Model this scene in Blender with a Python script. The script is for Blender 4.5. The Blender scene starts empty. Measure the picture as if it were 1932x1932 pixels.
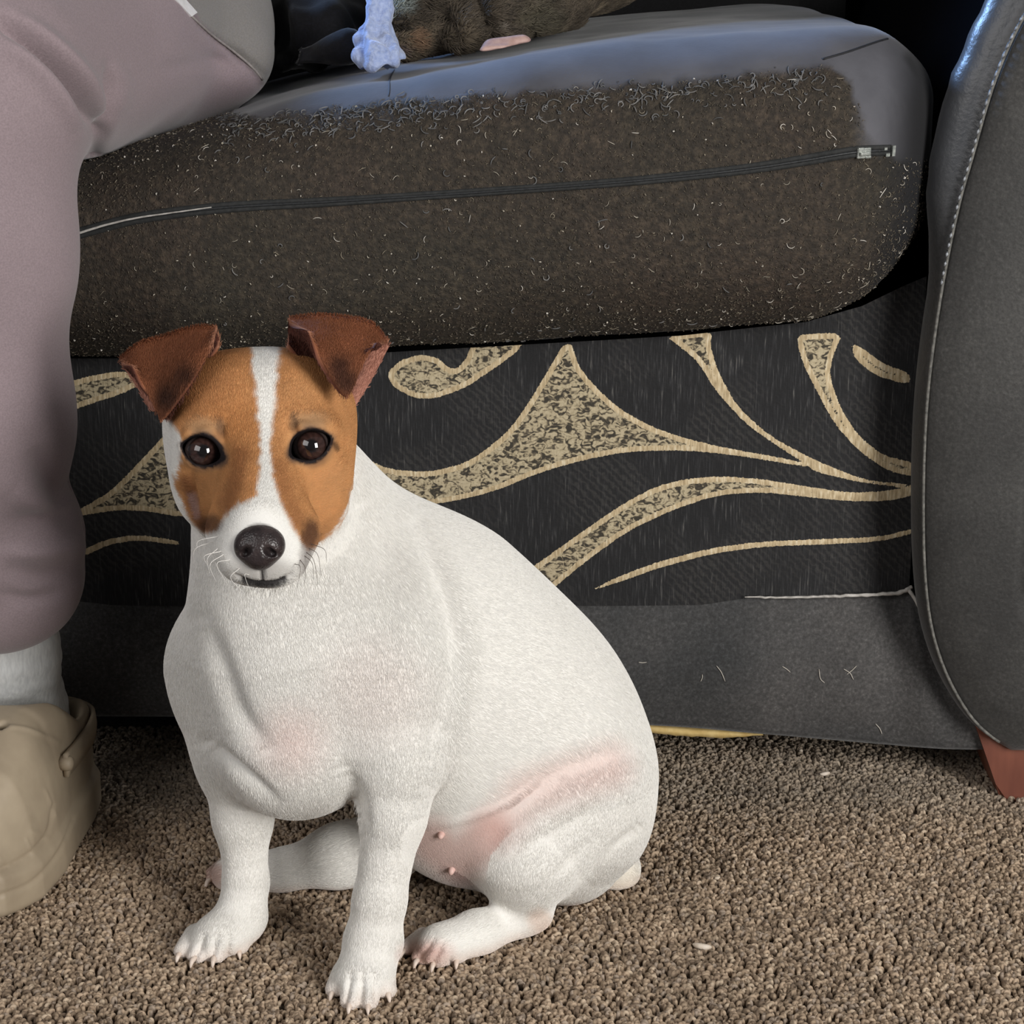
import bpy, math, random
import numpy as np
from mathutils import Vector, Matrix
from mathutils.bvhtree import BVHTree

rng = np.random.default_rng(7)
random.seed(7)
SC = bpy.context.scene
COL = SC.collection

# ------------------------------------------------------------------ camera, world, lights, exposure
PITCH = math.radians(16.0)
FOV = math.radians(28.0)
CAM = np.array([0.0, -1.34, 0.60])
cam_data = bpy.data.cameras.new('camera')
cam_data.sensor_fit = 'HORIZONTAL'
cam_data.angle = FOV
cam_data.clip_start = 0.02
cam = bpy.data.objects.new('camera', cam_data)
cam.location = CAM
cam.rotation_euler = (math.pi/2-PITCH, 0, 0)
COL.objects.link(cam)
SC.camera = cam

SC.view_settings.view_transform = 'Standard'
SC.view_settings.look = 'None'
SC.view_settings.gamma = 1.0
SC.view_settings.use_curve_mapping = False
SC.view_settings.exposure = 0.0

world = bpy.data.worlds.new('room_light')
SC.world = world
world.use_nodes = True
bg = world.node_tree.nodes['Background']
bg.inputs[0].default_value = (0.92, 0.95, 1.0, 1)
bg.inputs[1].default_value = 0.10

def area(name, loc, target, size, power, color, size_y=None):
    d = bpy.data.lights.new(name, 'AREA')
    d.energy = power
    d.color = color
    d.size = size
    if size_y:
        d.shape = 'RECTANGLE'; d.size_y = size_y
    o = bpy.data.objects.new(name, d)
    COL.objects.link(o)
    o.location = loc
    o.rotation_euler = (Vector(target)-Vector(loc)).to_track_quat('-Z', 'Y').to_euler()
    return o
# glazed door to the right of the viewer: the main light, low and broadside to the dog
area('door_light_right', (1.40, -1.95, 0.90), (-0.10, -0.15, 0.25), 0.75, 54.0, (1.0, 0.975, 0.94), 1.3)
# window in the left-hand wall, towards the front of the room
area('window_light_left', (-1.6, -1.9, 1.55), (-0.05, -0.1, 0.25), 1.6, 20.0, (1.0, 0.97, 0.95), 1.4)
# bluish window behind the sofa, to the left
area('window_light_back', (-1.0, 1.32, 1.38), (0.05, 0.0, 0.45), 1.3, 230.0, (0.31, 0.54, 1.0), 0.5)

# ------------------------------------------------------------------ helpers
FPX = 966.0/math.tan(FOV/2)
RT = np.array([1.0, 0, 0])
UP = np.array([0, math.sin(PITCH), math.cos(PITCH)])
FW = np.array([0, math.cos(PITCH), -math.sin(PITCH)])

def ray(px, py):
    return FW + RT*((px-966.0)/FPX) - UP*((py-966.0)/FPX)
def P(px, py, Y):
    d = ray(px, py)
    return CAM + d*((Y-CAM[1])/d[1])
def G(px, py, z=0.0):
    d = ray(px, py)
    return CAM + d*((z-CAM[2])/d[2])
def vd(p):
    return float(np.dot(np.asarray(p)-CAM, FW))
def m_per_px(p):
    return vd(p)/FPX
def to_px(v):
    q = v-CAM
    d = q@FW
    return 966+FPX*(q@RT)/d, 966-FPX*(q@UP)/d

def lin(c):
    c = np.asarray(c, dtype=float)/255.0
    return np.where(c <= 0.04045, c/12.92, ((c+0.055)/1.055)**2.4)
def lin4(c):
    r = lin(c)
    return (float(r[0]), float(r[1]), float(r[2]), 1.0)

def tag(o, label=None, cat=None, group=None, kind=None):
    if label: o['label'] = label
    if cat: o['category'] = cat
    if group: o['group'] = group
    if kind: o['kind'] = kind
    return o
def empty(name, loc=(0, 0, 0)):
    o = bpy.data.objects.new(name, None)
    o.empty_display_size = 0.05
    o.location = loc
    COL.objects.link(o)
    return o
def link(o, parent=None):
    COL.objects.link(o)
    if parent is not None:
        o.parent = parent
        # geometry is written in world space: cancel the offset of a top-level parent
        if parent.parent is None:
            o.matrix_parent_inverse = Matrix.Translation(parent.location).inverted()
    return o

def mesh_obj(name, verts, faces, mat, parent=None, smooth=True, col=None, attrs=None):
    """verts Nx3 in world space; faces: (M,4) or (M,3) array or a list of tuples."""
    me = bpy.data.meshes.new(name)
    verts = np.asarray(verts, dtype=np.float32)
    if isinstance(faces, np.ndarray):
        n, k = faces.shape
        me.vertices.add(len(verts))
        me.vertices.foreach_set('co', verts.ravel())
        me.loops.add(n*k)
        me.loops.foreach_set('vertex_index', faces.astype(np.int32).ravel())
        me.polygons.add(n)
        me.polygons.foreach_set('loop_start', np.arange(0, n*k, k, dtype=np.int32))
        me.update(calc_edges=True)
    else:
        me.from_pydata(verts.tolist(), [], [tuple(int(i) for i in f) for f in faces])
        me.update()
    if smooth:
        me.polygons.foreach_set('use_smooth', np.ones(len(me.polygons), dtype=bool))
    if col is not None:
        a = me.attributes.new('col', 'FLOAT_COLOR', 'POINT')
        c4 = np.ones((len(verts), 4), dtype=np.float32)
        c4[:, :3] = col
        a.data.foreach_set('color', c4.ravel())
    for k, v in (attrs or {}).items():
        a = me.attributes.new(k, 'FLOAT', 'POINT')
        a.data.foreach_set('value', np.asarray(v, dtype=np.float32).ravel())
    me.materials.append(mat)
    me.validate()
    o = bpy.data.objects.new(name, me)
    return link(o, parent)

def curves_obj(name, pts, radius, mat, parent=None, col=None):
    """pts (N,K,3) strands; radius (K,) or (N,K)"""
    n, k, _ = pts.shape
    hc = bpy.data.hair_curves.new(name)
    hc.add_curves([k]*n)
    hc.position_data.foreach_set('vector', pts.astype(np.float32).ravel())
    r = np.broadcast_to(np.asarray(radius, dtype=np.float32), (n, k)).copy()
    a = hc.attributes.get('radius') or hc.attributes.new('radius', 'FLOAT', 'POINT')
    a.data.foreach_set('value', r.ravel())
    if col is not None:
        a = hc.attributes.new('col', 'FLOAT_COLOR', 'CURVE')
        c4 = np.ones((n, 4), dtype=np.float32); c4[:, :3] = col
        a.data.foreach_set('color', c4.ravel())
    hc.materials.append(mat)
    o = bpy.data.objects.new(name, hc)
    return link(o, parent)

# ---- materials
class NT:
    def __init__(self, name):
        self.m = bpy.data.materials.new(name)
        self.m.use_nodes = True
        self.t = self.m.node_tree
        self.b = self.t.nodes['Principled BSDF']
    def n(self, kind, **kw):
        x = self.t.nodes.new(kind)
        for k, v in kw.items():
            if isinstance(k, str) and k.startswith('i_'):
                x.inputs[k[2:]].default_value = v
            else:
                setattr(x, k, v)
        return x
    def l(self, a, b):
        self.t.links.new(a, b)
    def obj(self):
        if not hasattr(self, '_o'):
            self._o = self.n('ShaderNodeNewGeometry').outputs['Position']
        return self._o
    def noise(self, scale, detail=3.0, rough=0.55, vec=None):
        x = self.n('ShaderNodeTexNoise')
        x.inputs['Scale'].default_value = scale
        x.inputs['Detail'].default_value = detail
        x.inputs['Roughness'].default_value = rough
        self.l(vec or self.obj(), x.inputs['Vector'])
        return x.outputs['Fac']
    def ramp(self, fac, stops):
        x = self.n('ShaderNodeValToRGB')
        e = x.color_ramp.elements
        while len(e) < len(stops): e.new(0.5)
        for el, (p, c) in zip(e, stops):
            el.position = p; el.color = c
        self.l(fac, x.inputs[0])
        return x.outputs[0]
    def mix(self, fac, a, b, mode='MIX'):
        x = self.n('ShaderNodeMix', data_type='RGBA', blend_type=mode)
        for s, v in ((x.inputs[0], fac), (x.inputs[6], a), (x.inputs[7], b)):
            if hasattr(v, 'is_linked') or hasattr(v, 'links'):
                self.l(v, s)
            else:
                s.default_value = v
        return x.outputs[2]
    def math(self, op, a, b=0.0, c=None):
        x = self.n('ShaderNodeMath', operation=op)
        for s, v in zip(x.inputs, (a, b, c if c is not None else 0.0)):
            if hasattr(v, 'links'): self.l(v, s)
            else: s.default_value = v
        return x.outputs[0]
    def attr(self, name):
        x = self.n('ShaderNodeAttribute'); x.attribute_name = name
        return x
    def bump(self, h, strength=0.3, dist=0.001, normal=None):
        x = self.n('ShaderNodeBump')
        x.inputs['Strength'].default_value = strength
        x.inputs['Distance'].default_value = dist
        self.l(h, x.inputs['Height'])
        if normal is not None: self.l(normal, x.inputs['Normal'])
        self.l(x.outputs[0], self.b.inputs['Normal'])
        return x.outputs[0]
    def set(self, **kw):
        for k, v in kw.items():
            self.b.inputs[k.replace('_', ' ')].default_value = v
        return self
    def color(self, sock):
        self.l(sock, self.b.inputs['Base Color'])

def vec_scale(nt, sx, sy, sz):
    x = nt.n('ShaderNodeMapping')
    x.inputs['Scale'].default_value = (sx, sy, sz)
    nt.l(nt.obj(), x.inputs['Vector'])
    return x.outputs[0]

# ---- signed distance fields -> smooth continuous meshes
class Grid:
    def __init__(self, lo, hi, h):
        self.lo = np.asarray(lo, dtype=float); self.h = h
        self.n = np.ceil((np.asarray(hi)-self.lo)/h).astype(int)+1
        self.f = np.full(tuple(self.n), 0.06, dtype=np.float32)
        self.ax = [(self.lo[i]+h*np.arange(self.n[i])).astype(np.float32) for i in range(3)]
    def box(self, lo, hi):
        s = []
        for i in range(3):
            a = max(0, int(math.floor((lo[i]-self.lo[i])/self.h)))
            b = min(self.n[i], int(math.ceil((hi[i]-self.lo[i])/self.h))+1)
            if b <= a: return None
            s.append(slice(a, b))
        return tuple(s)
    def apply(self, prim, k, op='add', margin=0.02):
        lo, hi = prim.bounds()
        m = margin+k
        s = self.box(lo-m, hi+m)
        if s is None: return
        X = self.ax[0][s[0]][:, None, None]; Y = self.ax[1][s[1]][None, :, None]; Z = self.ax[2][s[2]][None, None, :]
        d = prim.d(X, Y, Z).astype(np.float32)
        f = self.f[s]
        if op == 'add':
            self.f[s] = smin(f, d, k)
        elif op == 'sub':
            self.f[s] = -smin(-f, d, k)
        elif op == 'and':
            self.f[s] = -smin(-f, -d, k)
    def mesh(self, smooth=2):
        v, q = surface_nets(self.f, self.lo, self.h)
        if smooth: v = relax(v, q, smooth)
        return v, q
    def grad(self, v):
        e = self.h
        g = np.stack([self.sample(v+np.eye(3)[i]*e)-self.sample(v-np.eye(3)[i]*e) for i in range(3)], 1)
        return g/(np.linalg.norm(g, axis=1, keepdims=True)+1e-9)
    def sample(self, v):
        u = (v-self.lo)/self.h
        i = np.clip(np.floor(u).astype(int), 0, self.n-2)
        t = u-i
        r = 0
        for a in (0, 1):
            for b in (0, 1):
                for c in (0, 1):
                    w = (t[:, 0] if a else 1-t[:, 0])*(t[:, 1] if b else 1-t[:, 1])*(t[:, 2] if c else 1-t[:, 2])
                    r = r+w*self.f[i[:, 0]+a, i[:, 1]+b, i[:, 2]+c]
        return r

def smin(a, b, k):
    if k <= 1e-6: return np.minimum(a, b)
    h = np.maximum(k-np.abs(a-b), 0.0)/k
    return np.minimum(a, b)-h*h*k*0.25

class Cone:
    """capsule with two radii"""
    def __init__(self, a, ra, b, rb):
        self.a = np.asarray(a, float); self.b = np.asarray(b, float); self.ra = ra; self.rb = rb
        d = self.b-self.a; self.dir = d/(np.linalg.norm(d)+1e-9)
    def bounds(self):
        return np.minimum(self.a-self.ra, self.b-self.rb), np.maximum(self.a+self.ra, self.b+self.rb)
    def d(self, X, Y, Z):
        ab = self.b-self.a
        L2 = float(ab@ab)
        px, py, pz = X-self.a[0], Y-self.a[1], Z-self.a[2]
        t = np.clip((px*ab[0]+py*ab[1]+pz*ab[2])/L2, 0, 1)
        dx, dy, dz = px-t*ab[0], py-t*ab[1], pz-t*ab[2]
        return np.sqrt(dx*dx+dy*dy+dz*dz)-(self.ra+(self.rb-self.ra)*t)

class Ell:
    """ellipsoid: axes rows of R (unit), radii r"""
    def __init__(self, c, r, R=None, dir=None):
        self.c = np.asarray(c, float); self.r = np.asarray(r, float)
        self.R = np.eye(3) if R is None else np.asarray(R, float)
        self.dir = np.array([0, 0, -1.0]) if dir is None else np.asarray(dir, float)
    def bounds(self):
        e = np.sqrt(((self.R*self.r[:, None])**2).sum(0))
        return self.c-e, self.c+e
    def d(self, X, Y, Z):
        x, y, z = X-self.c[0], Y-self.c[1], Z-self.c[2]
        q = [(self.R[i, 0]*x+self.R[i, 1]*y+self.R[i, 2]*z) for i in range(3)]
        k0 = np.sqrt(sum((q[i]/self.r[i])**2 for i in range(3)))
        k1 = np.sqrt(sum((q[i]/self.r[i]**2)**2 for i in range(3)))+1e-9
        return np.where(k0 < 1e-3, -self.r.min(), k0*(k0-1.0)/k1)

class Box:
    def __init__(self, c, half, rad=0.0, R=None):
        self.c = np.asarray(c, float); self.half = np.asarray(half, float); self.rad = rad
        self.R = np.eye(3) if R is None else np.asarray(R, float)
    def bounds(self):
        e = np.abs(self.R.T)@self.half
        return self.c-e, self.c+e
    def d(self, X, Y, Z):
        x, y, z = X-self.c[0], Y-self.c[1], Z-self.c[2]
        q = [np.abs(self.R[i, 0]*x+self.R[i, 1]*y+self.R[i, 2]*z)-(self.half[i]-self.rad) for i in range(3)]
        o = np.sqrt(sum(np.maximum(v, 0)**2 for v in q))
        return o+np.minimum(np.maximum(q[0], np.maximum(q[1], q[2])), 0)-self.rad

class Func:
    def __init__(self, lo, hi, fn):
        self.lo = np.asarray(lo, float); self.hi = np.asarray(hi, float); self.fn = fn
    def bounds(self): return self.lo, self.hi
    def d(self, X, Y, Z): return self.fn(X, Y, Z)

CAMR = np.stack([RT, UP, -FW])         # axes right, up, towards the viewer
def rot_axes(base, ang_up=0.0, ang_right=0.0, ang_roll=0.0):
    """turn a frame about its own up, right and facing axes (degrees)"""
    R = np.asarray(base, float)
    def about(ax, a):
        return np.array(Matrix.Rotation(math.radians(a), 3, Vector(ax)))
    R = (about(R[1], ang_up)@R.T).T
    R = (about(R[0], ang_right)@R.T).T
    R = (about(R[2], ang_roll)@R.T).T
    return R

def surface_nets(f, lo, h):
    s = f < 0
    nx, ny, nz = f.shape
    c = np.zeros((nx-1, ny-1, nz-1), dtype=np.int8)
    for a in (0, 1):
        for b in (0, 1):
            for d in (0, 1):
                c += s[a:nx-1+a, b:ny-1+b, d:nz-1+d]
    act = (c > 0) & (c < 8)
    I = np.argwhere(act)
    idx = np.full(act.shape, -1, dtype=np.int64)
    idx[act] = np.arange(len(I))
    offs = [(a, b, d) for a in (0, 1) for b in (0, 1) for d in (0, 1)]
    val = np.stack([f[I[:, 0]+a, I[:, 1]+b, I[:, 2]+d] for a, b, d in offs], 1).astype(float)
    acc = np.zeros((len(I), 3)); cnt = np.zeros(len(I))
    O = np.array(offs, float)
    for i in range(8):
        for j in range(i+1, 8):
            if np.abs(O[i]-O[j]).sum() != 1: continue
            va, vb = val[:, i], val[:, j]
            cr = (va < 0) != (vb < 0)
            t = np.where(cr, va/np.where(cr, va-vb, 1), 0)
            p = O[i]+(O[j]-O[i])*t[:, None]
            acc += np.where(cr[:, None], p, 0); cnt += cr
    v = lo+h*(I+acc/cnt[:, None])
    quads = []
    # x edges
    e = s[:-1, 1:-1, 1:-1] != s[1:, 1:-1, 1:-1]
    K = np.argwhere(e)
    i, j, k = K[:, 0], K[:, 1]+1, K[:, 2]+1
    q = np.stack([idx[i, j-1, k-1], idx[i, j, k-1], idx[i, j, k], idx[i, j-1, k]], 1)
    fl = ~s[i, j, k]
    q[fl] = q[fl][:, ::-1]; quads.append(q)
    e = s[1:-1, :-1, 1:-1] != s[1:-1, 1:, 1:-1]
    K = np.argwhere(e)
    i, j, k = K[:, 0]+1, K[:, 1], K[:, 2]+1
    q = np.stack([idx[i-1, j, k-1], idx[i-1, j, k], idx[i, j, k], idx[i, j, k-1]], 1)
    fl = ~s[i, j, k]
    q[fl] = q[fl][:, ::-1]; quads.append(q)
    e = s[1:-1, 1:-1, :-1] != s[1:-1, 1:-1, 1:]
    K = np.argwhere(e)
    i, j, k = K[:, 0]+1, K[:, 1]+1, K[:, 2]
    q = np.stack([idx[i-1, j-1, k], idx[i, j-1, k], idx[i, j, k], idx[i-1, j, k]], 1)
    fl = ~s[i, j, k]
    q[fl] = q[fl][:, ::-1]; quads.append(q)
    q = np.concatenate(quads)
    return v, q[(q >= 0).all(1)]

def relax(v, q, it, amt=0.5):
    e = np.concatenate([q[:, [0, 1]], q[:, [1, 2]], q[:, [2, 3]], q[:, [3, 0]]])
    e = np.concatenate([e, e[:, ::-1]])
    cnt = np.bincount(e[:, 0], minlength=len(v))[:, None]
    cnt = np.maximum(cnt, 1)
    for _ in range(it):
        m = np.stack([np.bincount(e[:, 0], weights=v[e[:, 1], i], minlength=len(v)) for i in range(3)], 1)/cnt
        v = v+(m-v)*amt
    return v

def vnormals(v, f):
    a, b, c = v[f[:, 0]], v[f[:, 1]], v[f[:, 2]]
    fn = np.cross(b-a, c-a)
    if f.shape[1] == 4:
        fn = np.cross(v[f[:, 2]]-v[f[:, 0]], v[f[:, 3]]-v[f[:, 1]])
    n = np.zeros_like(v)
    for k in range(f.shape[1]):
        for i in range(3):
            n[:, i] += np.bincount(f[:, k], weights=fn[:, i], minlength=len(v))
    return n/(np.linalg.norm(n, axis=1, keepdims=True)+1e-12)

def seg_dist(x, y, poly, closed=False):
    """distance from points to a polyline, and the arc parameter 0..1"""
    p = np.asarray(poly, float)
    if closed: p = np.vstack([p, p[:1]])
    best = np.full(np.shape(x), 1e9); par = np.zeros(np.shape(x))
    n = len(p)-1
    for i in range(n):
        a, b = p[i], p[i+1]
        ab = b-a
        t = np.clip(((x-a[0])*ab[0]+(y-a[1])*ab[1])/(ab@ab+1e-12), 0, 1)
        d = np.hypot(x-a[0]-t*ab[0], y-a[1]-t*ab[1])
        m = d < best
        best = np.where(m, d, best); par = np.where(m, (i+t)/n, par)
    return best, par
def inside(x, y, poly):
    p = np.asarray(poly, float)
    r = np.zeros(np.shape(x), bool)
    j = len(p)-1
    for i in range(len(p)):
        xi, yi = p[i]; xj, yj = p[j]
        if yi != yj:
            r ^= ((yi > y) != (yj > y)) & (x < (xj-xi)*(y-yi)/(yj-yi)+xi)
        j = i
    return r
def poly_sdf(x, y, poly):
    d, _ = seg_dist(x, y, poly, True)
    return np.where(inside(x, y, poly), -d, d)
def sstep(a, b, x):
    t = np.clip((x-a)/(b-a), 0, 1)
    return t*t*(3-2*t)
def chaikin(p, closed=True, it=1):
    p = np.asarray(p, float)
    for _ in range(it):
        if closed:
            q = np.roll(p, -1, 0)
            p = np.stack([p*.8+q*.2, p*.2+q*.8], 1).reshape(-1, p.shape[1])
        else:
            q = p[1:]; r = p[:-1]
            m = np.stack([r*.75+q*.25, r*.25+q*.75], 1).reshape(-1, p.shape[1])
            p = np.vstack([p[:1], m, p[-1:]])
    return p
def spline(p, n):
    """Catmull-Rom through the points, n samples"""
    p = np.asarray(p, float)
    q = np.vstack([2*p[0]-p[1], p, 2*p[-1]-p[-2]])
    t = np.linspace(0, len(p)-1-1e-9, n)
    i = t.astype(int); u = (t-i)[:, None]
    a, b, c, d = q[i], q[i+1], q[i+2], q[i+3]
    return 0.5*((2*b)+(-a+c)*u+(2*a-5*b+4*c-d)*u**2+(-a+3*b-3*c+d)*u**3)

def tube(pts, rad, seg=8, cap=True):
    """a round bar along points; rad scalar or per point; returns verts, quads+caps as list"""
    pts = np.asarray(pts, float); n = len(pts)
    rad = np.broadcast_to(np.asarray(rad, float), (n,))
    T = np.gradient(pts, axis=0); T /= np.linalg.norm(T, axis=1, keepdims=True)+1e-12
    ref = np.array([0.13, 0.21, 0.97])
    v = []
    for i in range(n):
        a = np.cross(T[i], ref); a /= np.linalg.norm(a)+1e-12
        b = np.cross(T[i], a)
        for s in range(seg):
            w = 2*math.pi*s/seg
            v.append(pts[i]+rad[i]*(a*math.cos(w)+b*math.sin(w)))
    f = []
    for i in range(n-1):
        for s in range(seg):
            s2 = (s+1) % seg
            f.append((i*seg+s, i*seg+s2, (i+1)*seg+s2, (i+1)*seg+s))
    if cap:
        f.append(tuple(range(seg))[::-1]); f.append(tuple((n-1)*seg+s for s in range(seg)))
    return np.array(v), f
def join(parts):
    V = []; F = []; o = 0
    for v, f in parts:
        V.append(v); F += [tuple(i+o for i in q) for q in f]; o += len(v)
    return np.vstack(V), F

def bvh_of(v, q):
    return BVHTree.FromPolygons([Vector(x) for x in v.tolist()], [tuple(x) for x in q.tolist()])
def drop(bvh, px, py):
    """the first point of a surface along one line of sight, with its normal"""
    d = ray(px, py)
    h = bvh.ray_cast(Vector(CAM), Vector(d).normalized())
    if h[0] is None: return None, None
    n = np.array(h[1])
    if n@d > 0: n = -n
    return np.array(h[0]), n

def value_noise(p, scale, seed=0):
    """cheap smooth 3-D noise in numpy, about -1..1"""
    r = np.random.default_rng(seed)
    T = r.uniform(-1, 1, (32, 32, 32))
    u = p*scale+100.0
    i = np.floor(u).astype(int); t = u-i; t = t*t*(3-2*t)
    o = 0
    for a in (0, 1):
        for b in (0, 1):
            for c in (0, 1):
                w = (t[:, 0] if a else 1-t[:, 0])*(t[:, 1] if b else 1-t[:, 1])*(t[:, 2] if c else 1-t[:, 2])
                o = o+w*T[(i[:, 0]+a) % 32, (i[:, 1]+b) % 32, (i[:, 2]+c) % 32]
    return o

def strands(v, f, normal, direc, length, col, density, lift=0.3, K=4, jitter=0.25, seed=3, col_jit=0.06, bend=0.5):
    """short hairs rooted all over a surface; density hairs per square metre (per vertex array)"""
    r = np.random.default_rng(seed)
    tri = np.concatenate([f[:, [0, 1, 2]], f[:, [0, 2, 3]]]) if f.shape[1] == 4 else f
    A = np.linalg.norm(np.cross(v[tri[:, 1]]-v[tri[:, 0]], v[tri[:, 2]]-v[tri[:, 0]]), axis=1)/2
    w = A*density[tri].mean(1)*(length[tri].min(1) > 1e-4)
    n = int(w.sum())
    cs = np.cumsum(w); cs /= cs[-1]
    t = np.searchsorted(cs, r.random(n))
    t = np.minimum(t, len(tri)-1)
    a = r.random(n); b = r.random(n); m = a+b > 1
    a[m] = 1-a[m]; b[m] = 1-b[m]
    W = np.stack([1-a-b, a, b], 1)[:, :, None]
    T = tri[t]
    root = (v[T]*W).sum(1); nn = (normal[T]*W).sum(1); dd = (direc[T]*W).sum(1)
    ll = (length[T]*W[:, :, 0]).sum(1)*r.uniform(0.7, 1.15, n); cc = (col[T]*W).sum(1)
    nn /= np.linalg.norm(nn, axis=1, keepdims=True)+1e-9
    dd = dd+r.normal(0, jitter, (n, 3))
    dd -= nn*(dd*nn).sum(1, keepdims=True)
    dd /= np.linalg.norm(dd, axis=1, keepdims=True)+1e-9
    pts = []
    for k in range(K):
        u = k/(K-1)
        out = lift*(u-bend*u*u)
        pts.append(root+ll[:, None]*(dd*u*(1-0.15*u)+nn*out)-nn*0.0003*(k == 0))
    pts = np.stack(pts, 1)
    cc = np.clip(cc*(1+r.normal(0, col_jit, (n, 1))), 0, 1)
    return pts, cc

def mat_plain(name, c0, c1, rough=.7, scale=200, bump=.2, metal=0.0):
    t = NT(name); t.set(Roughness=rough, Metallic=metal)
    t.color(t.ramp(t.noise(scale, 3), [(.3, lin4(c0)), (.7, lin4(c1))]))
    t.bump(t.noise(scale*2, 2), bump, .0008)
    return t.m
def pc(a, ra, b, rb, k=.02):
    """tapered limb between two sighted points, radii in pixels at their own distance"""
    A = P(*a); B = P(*b)
    p = Cone(A, ra*m_per_px(A), B, rb*m_per_px(B)); p.k = k
    return p
LEGS = [
    pc((-30, 140, -.075), 205, (285, 42, .20), 202, .03),         # thigh
    pc((285, 42, .20), 200, (285, -40, .36), 200, .03),           # hip
    pc((380, 60, .20), 110, (436, 108, .17), 72, .03),
    pc((-75, 190, -.085), 200, (-88, 460, -.095), 206, .03),      # knee to calf
    pc((-88, 460, -.095), 206, (-88, 760, -.090), 206, .03),
    pc((-88, 760, -.090), 206, (-66, 960, -.074), 178, .03),
    pc((-14, 1020, -.064), 166, (-4, 1080, -.060), 156, .014),    # gathered cuff
    pc((-10, 1075, -.056), 130, (-6, 1130, -.052), 92, .012),
]
def legs_d(X, Y, Z):
    r = None
    for p in LEGS:
        d = p.d(X, Y, Z); r = d if r is None else smin(r, d, p.k)
    return r
# ------------------------------------------------------------------ setting: carpeted floor, wall
def mat_carpet_base():
    t = NT('carpet_backing'); t.set(Roughness=0.95)
    t.color(t.ramp(t.noise(260, 2), [(0.3, lin4((38, 30, 24))), (0.7, lin4((78, 64, 50)))]))
    t.bump(t.noise(400, 2), 0.6, 0.002)
    return t.m
def mat_carpet_pile():
    t = NT('carpet_yarn'); t.set(Roughness=0.9)
    t.color(t.attr('col').outputs['Color'])
    return t.m
fl_v = [(-2.6, -2.6, 0), (2.6, -2.6, 0), (2.6, 1.5, 0), (-2.6, 1.5, 0), (-2.6, -2.6, -.05), (2.6, -2.6, -.05), (2.6, 1.5, -.05), (-2.6, 1.5, -.05)]
floor = mesh_obj('floor', fl_v, [(0, 1, 2, 3), (7, 6, 5, 4), (0, 4, 5, 1), (1, 5, 6, 2), (2, 6, 7, 3), (3, 7, 4, 0)], mat_carpet_base(), smooth=False)
tag(floor, 'brown and taupe heathered loop pile carpet under the sofa and dog', kind='structure')

def carpet(x0, x1, y0, y1, sp, seed):
    r = np.random.default_rng(seed)
    gx, gy = np.meshgrid(np.arange(x0, x1, sp), np.arange(y0, y1, sp))
    x = gx.ravel()+r.uniform(-.5, .5, gx.size)*sp; y = gy.ravel()+r.uniform(-.5, .5, gx.size)*sp
    n = len(x)
    ph = r.uniform(0, 2*math.pi, n); L = r.uniform(.0022, .0048, n); H = r.uniform(.0022, .0040, n)
    curl = r.uniform(-1.6, 1.6, n)
    pts = np.zeros((n, 5, 3))
    cx, cy = x.copy(), y.copy()
    for k, (u, hz) in enumerate(((0, -.15), (.2, .75), (.5, 1.0), (.8, .8), (1, .1))):
        a = ph+curl*u
        step = 0 if k == 0 else u-pu
        cx = cx+np.cos(a)*L*step; cy = cy+np.sin(a)*L*step; pu = u
        pts[:, k] = np.stack([cx, cy, H*hz], 1)
    base = np.array([lin((182, 160, 136)), lin((166, 145, 122)), lin((148, 128, 107)), lin((118, 101, 84)), lin((196, 176, 152)), lin((168, 151, 134))])
    c = base[r.choice(6, n, p=[.25, .25, .18, .1, .1, .12])]
    p3 = np.stack([x, y, np.zeros(n)], 1)
    w = value_noise(p3, 9, 5)*.10+value_noise(p3, 45, 6)*.12
    g = sstep(-.06, .02, y)[:, None]*.55              # greyer, dustier pile by the sofa
    grey = np.array(lin((140, 132, 120)))
    c = c*(1-g)+grey*g*(.7+.5*r.random((n, 1)))
    c = np.clip(c*(1+w[:, None]), 0, 1)
    return pts, c
pp = [carpet(-.62, .62, -.52, .14, .0030, 1), carpet(-1.3, -.62, -.7, .1, .006, 2), carpet(.62, 1.3, -.7, .1, .006, 3), carpet(-.62, .62, -.95, -.52, .005, 4)]
pile = curves_obj('carpet_pile', np.concatenate([a for a, _ in pp]), np.array([.0010, .0011, .0011, .0010, .0006]), mat_carpet_pile(), floor, np.concatenate([b for _, b in pp]))
tag(pile, kind='stuff')

def mat_wall():
    t = NT('wall_paint'); t.set(Roughness=0.85)
    t.color(t.ramp(t.noise(14, 4), [(0.3, lin4((196, 190, 180))), (0.7, lin4((206, 200, 191)))]))
    t.bump(t.noise(300, 2), .15, .001)
    return t.m
wv = [(-2.6, 1.40, 0), (2.6, 1.40, 0), (2.6, 1.40, 1.15), (-2.6, 1.40, 1.15), (-2.6, 1.5, 0), (2.6, 1.5, 0), (2.6, 1.5, 1.15), (-2.6, 1.5, 1.15)]
tag(mesh_obj('wall_back', wv, [(0, 1, 2, 3), (7, 6, 5, 4), (0, 4, 5, 1), (1, 5, 6, 2), (2, 6, 7, 3), (3, 7, 4, 0)], mat_wall(), smooth=False),
    'pale plain wall behind the sofa, below the window', kind='structure')
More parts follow.
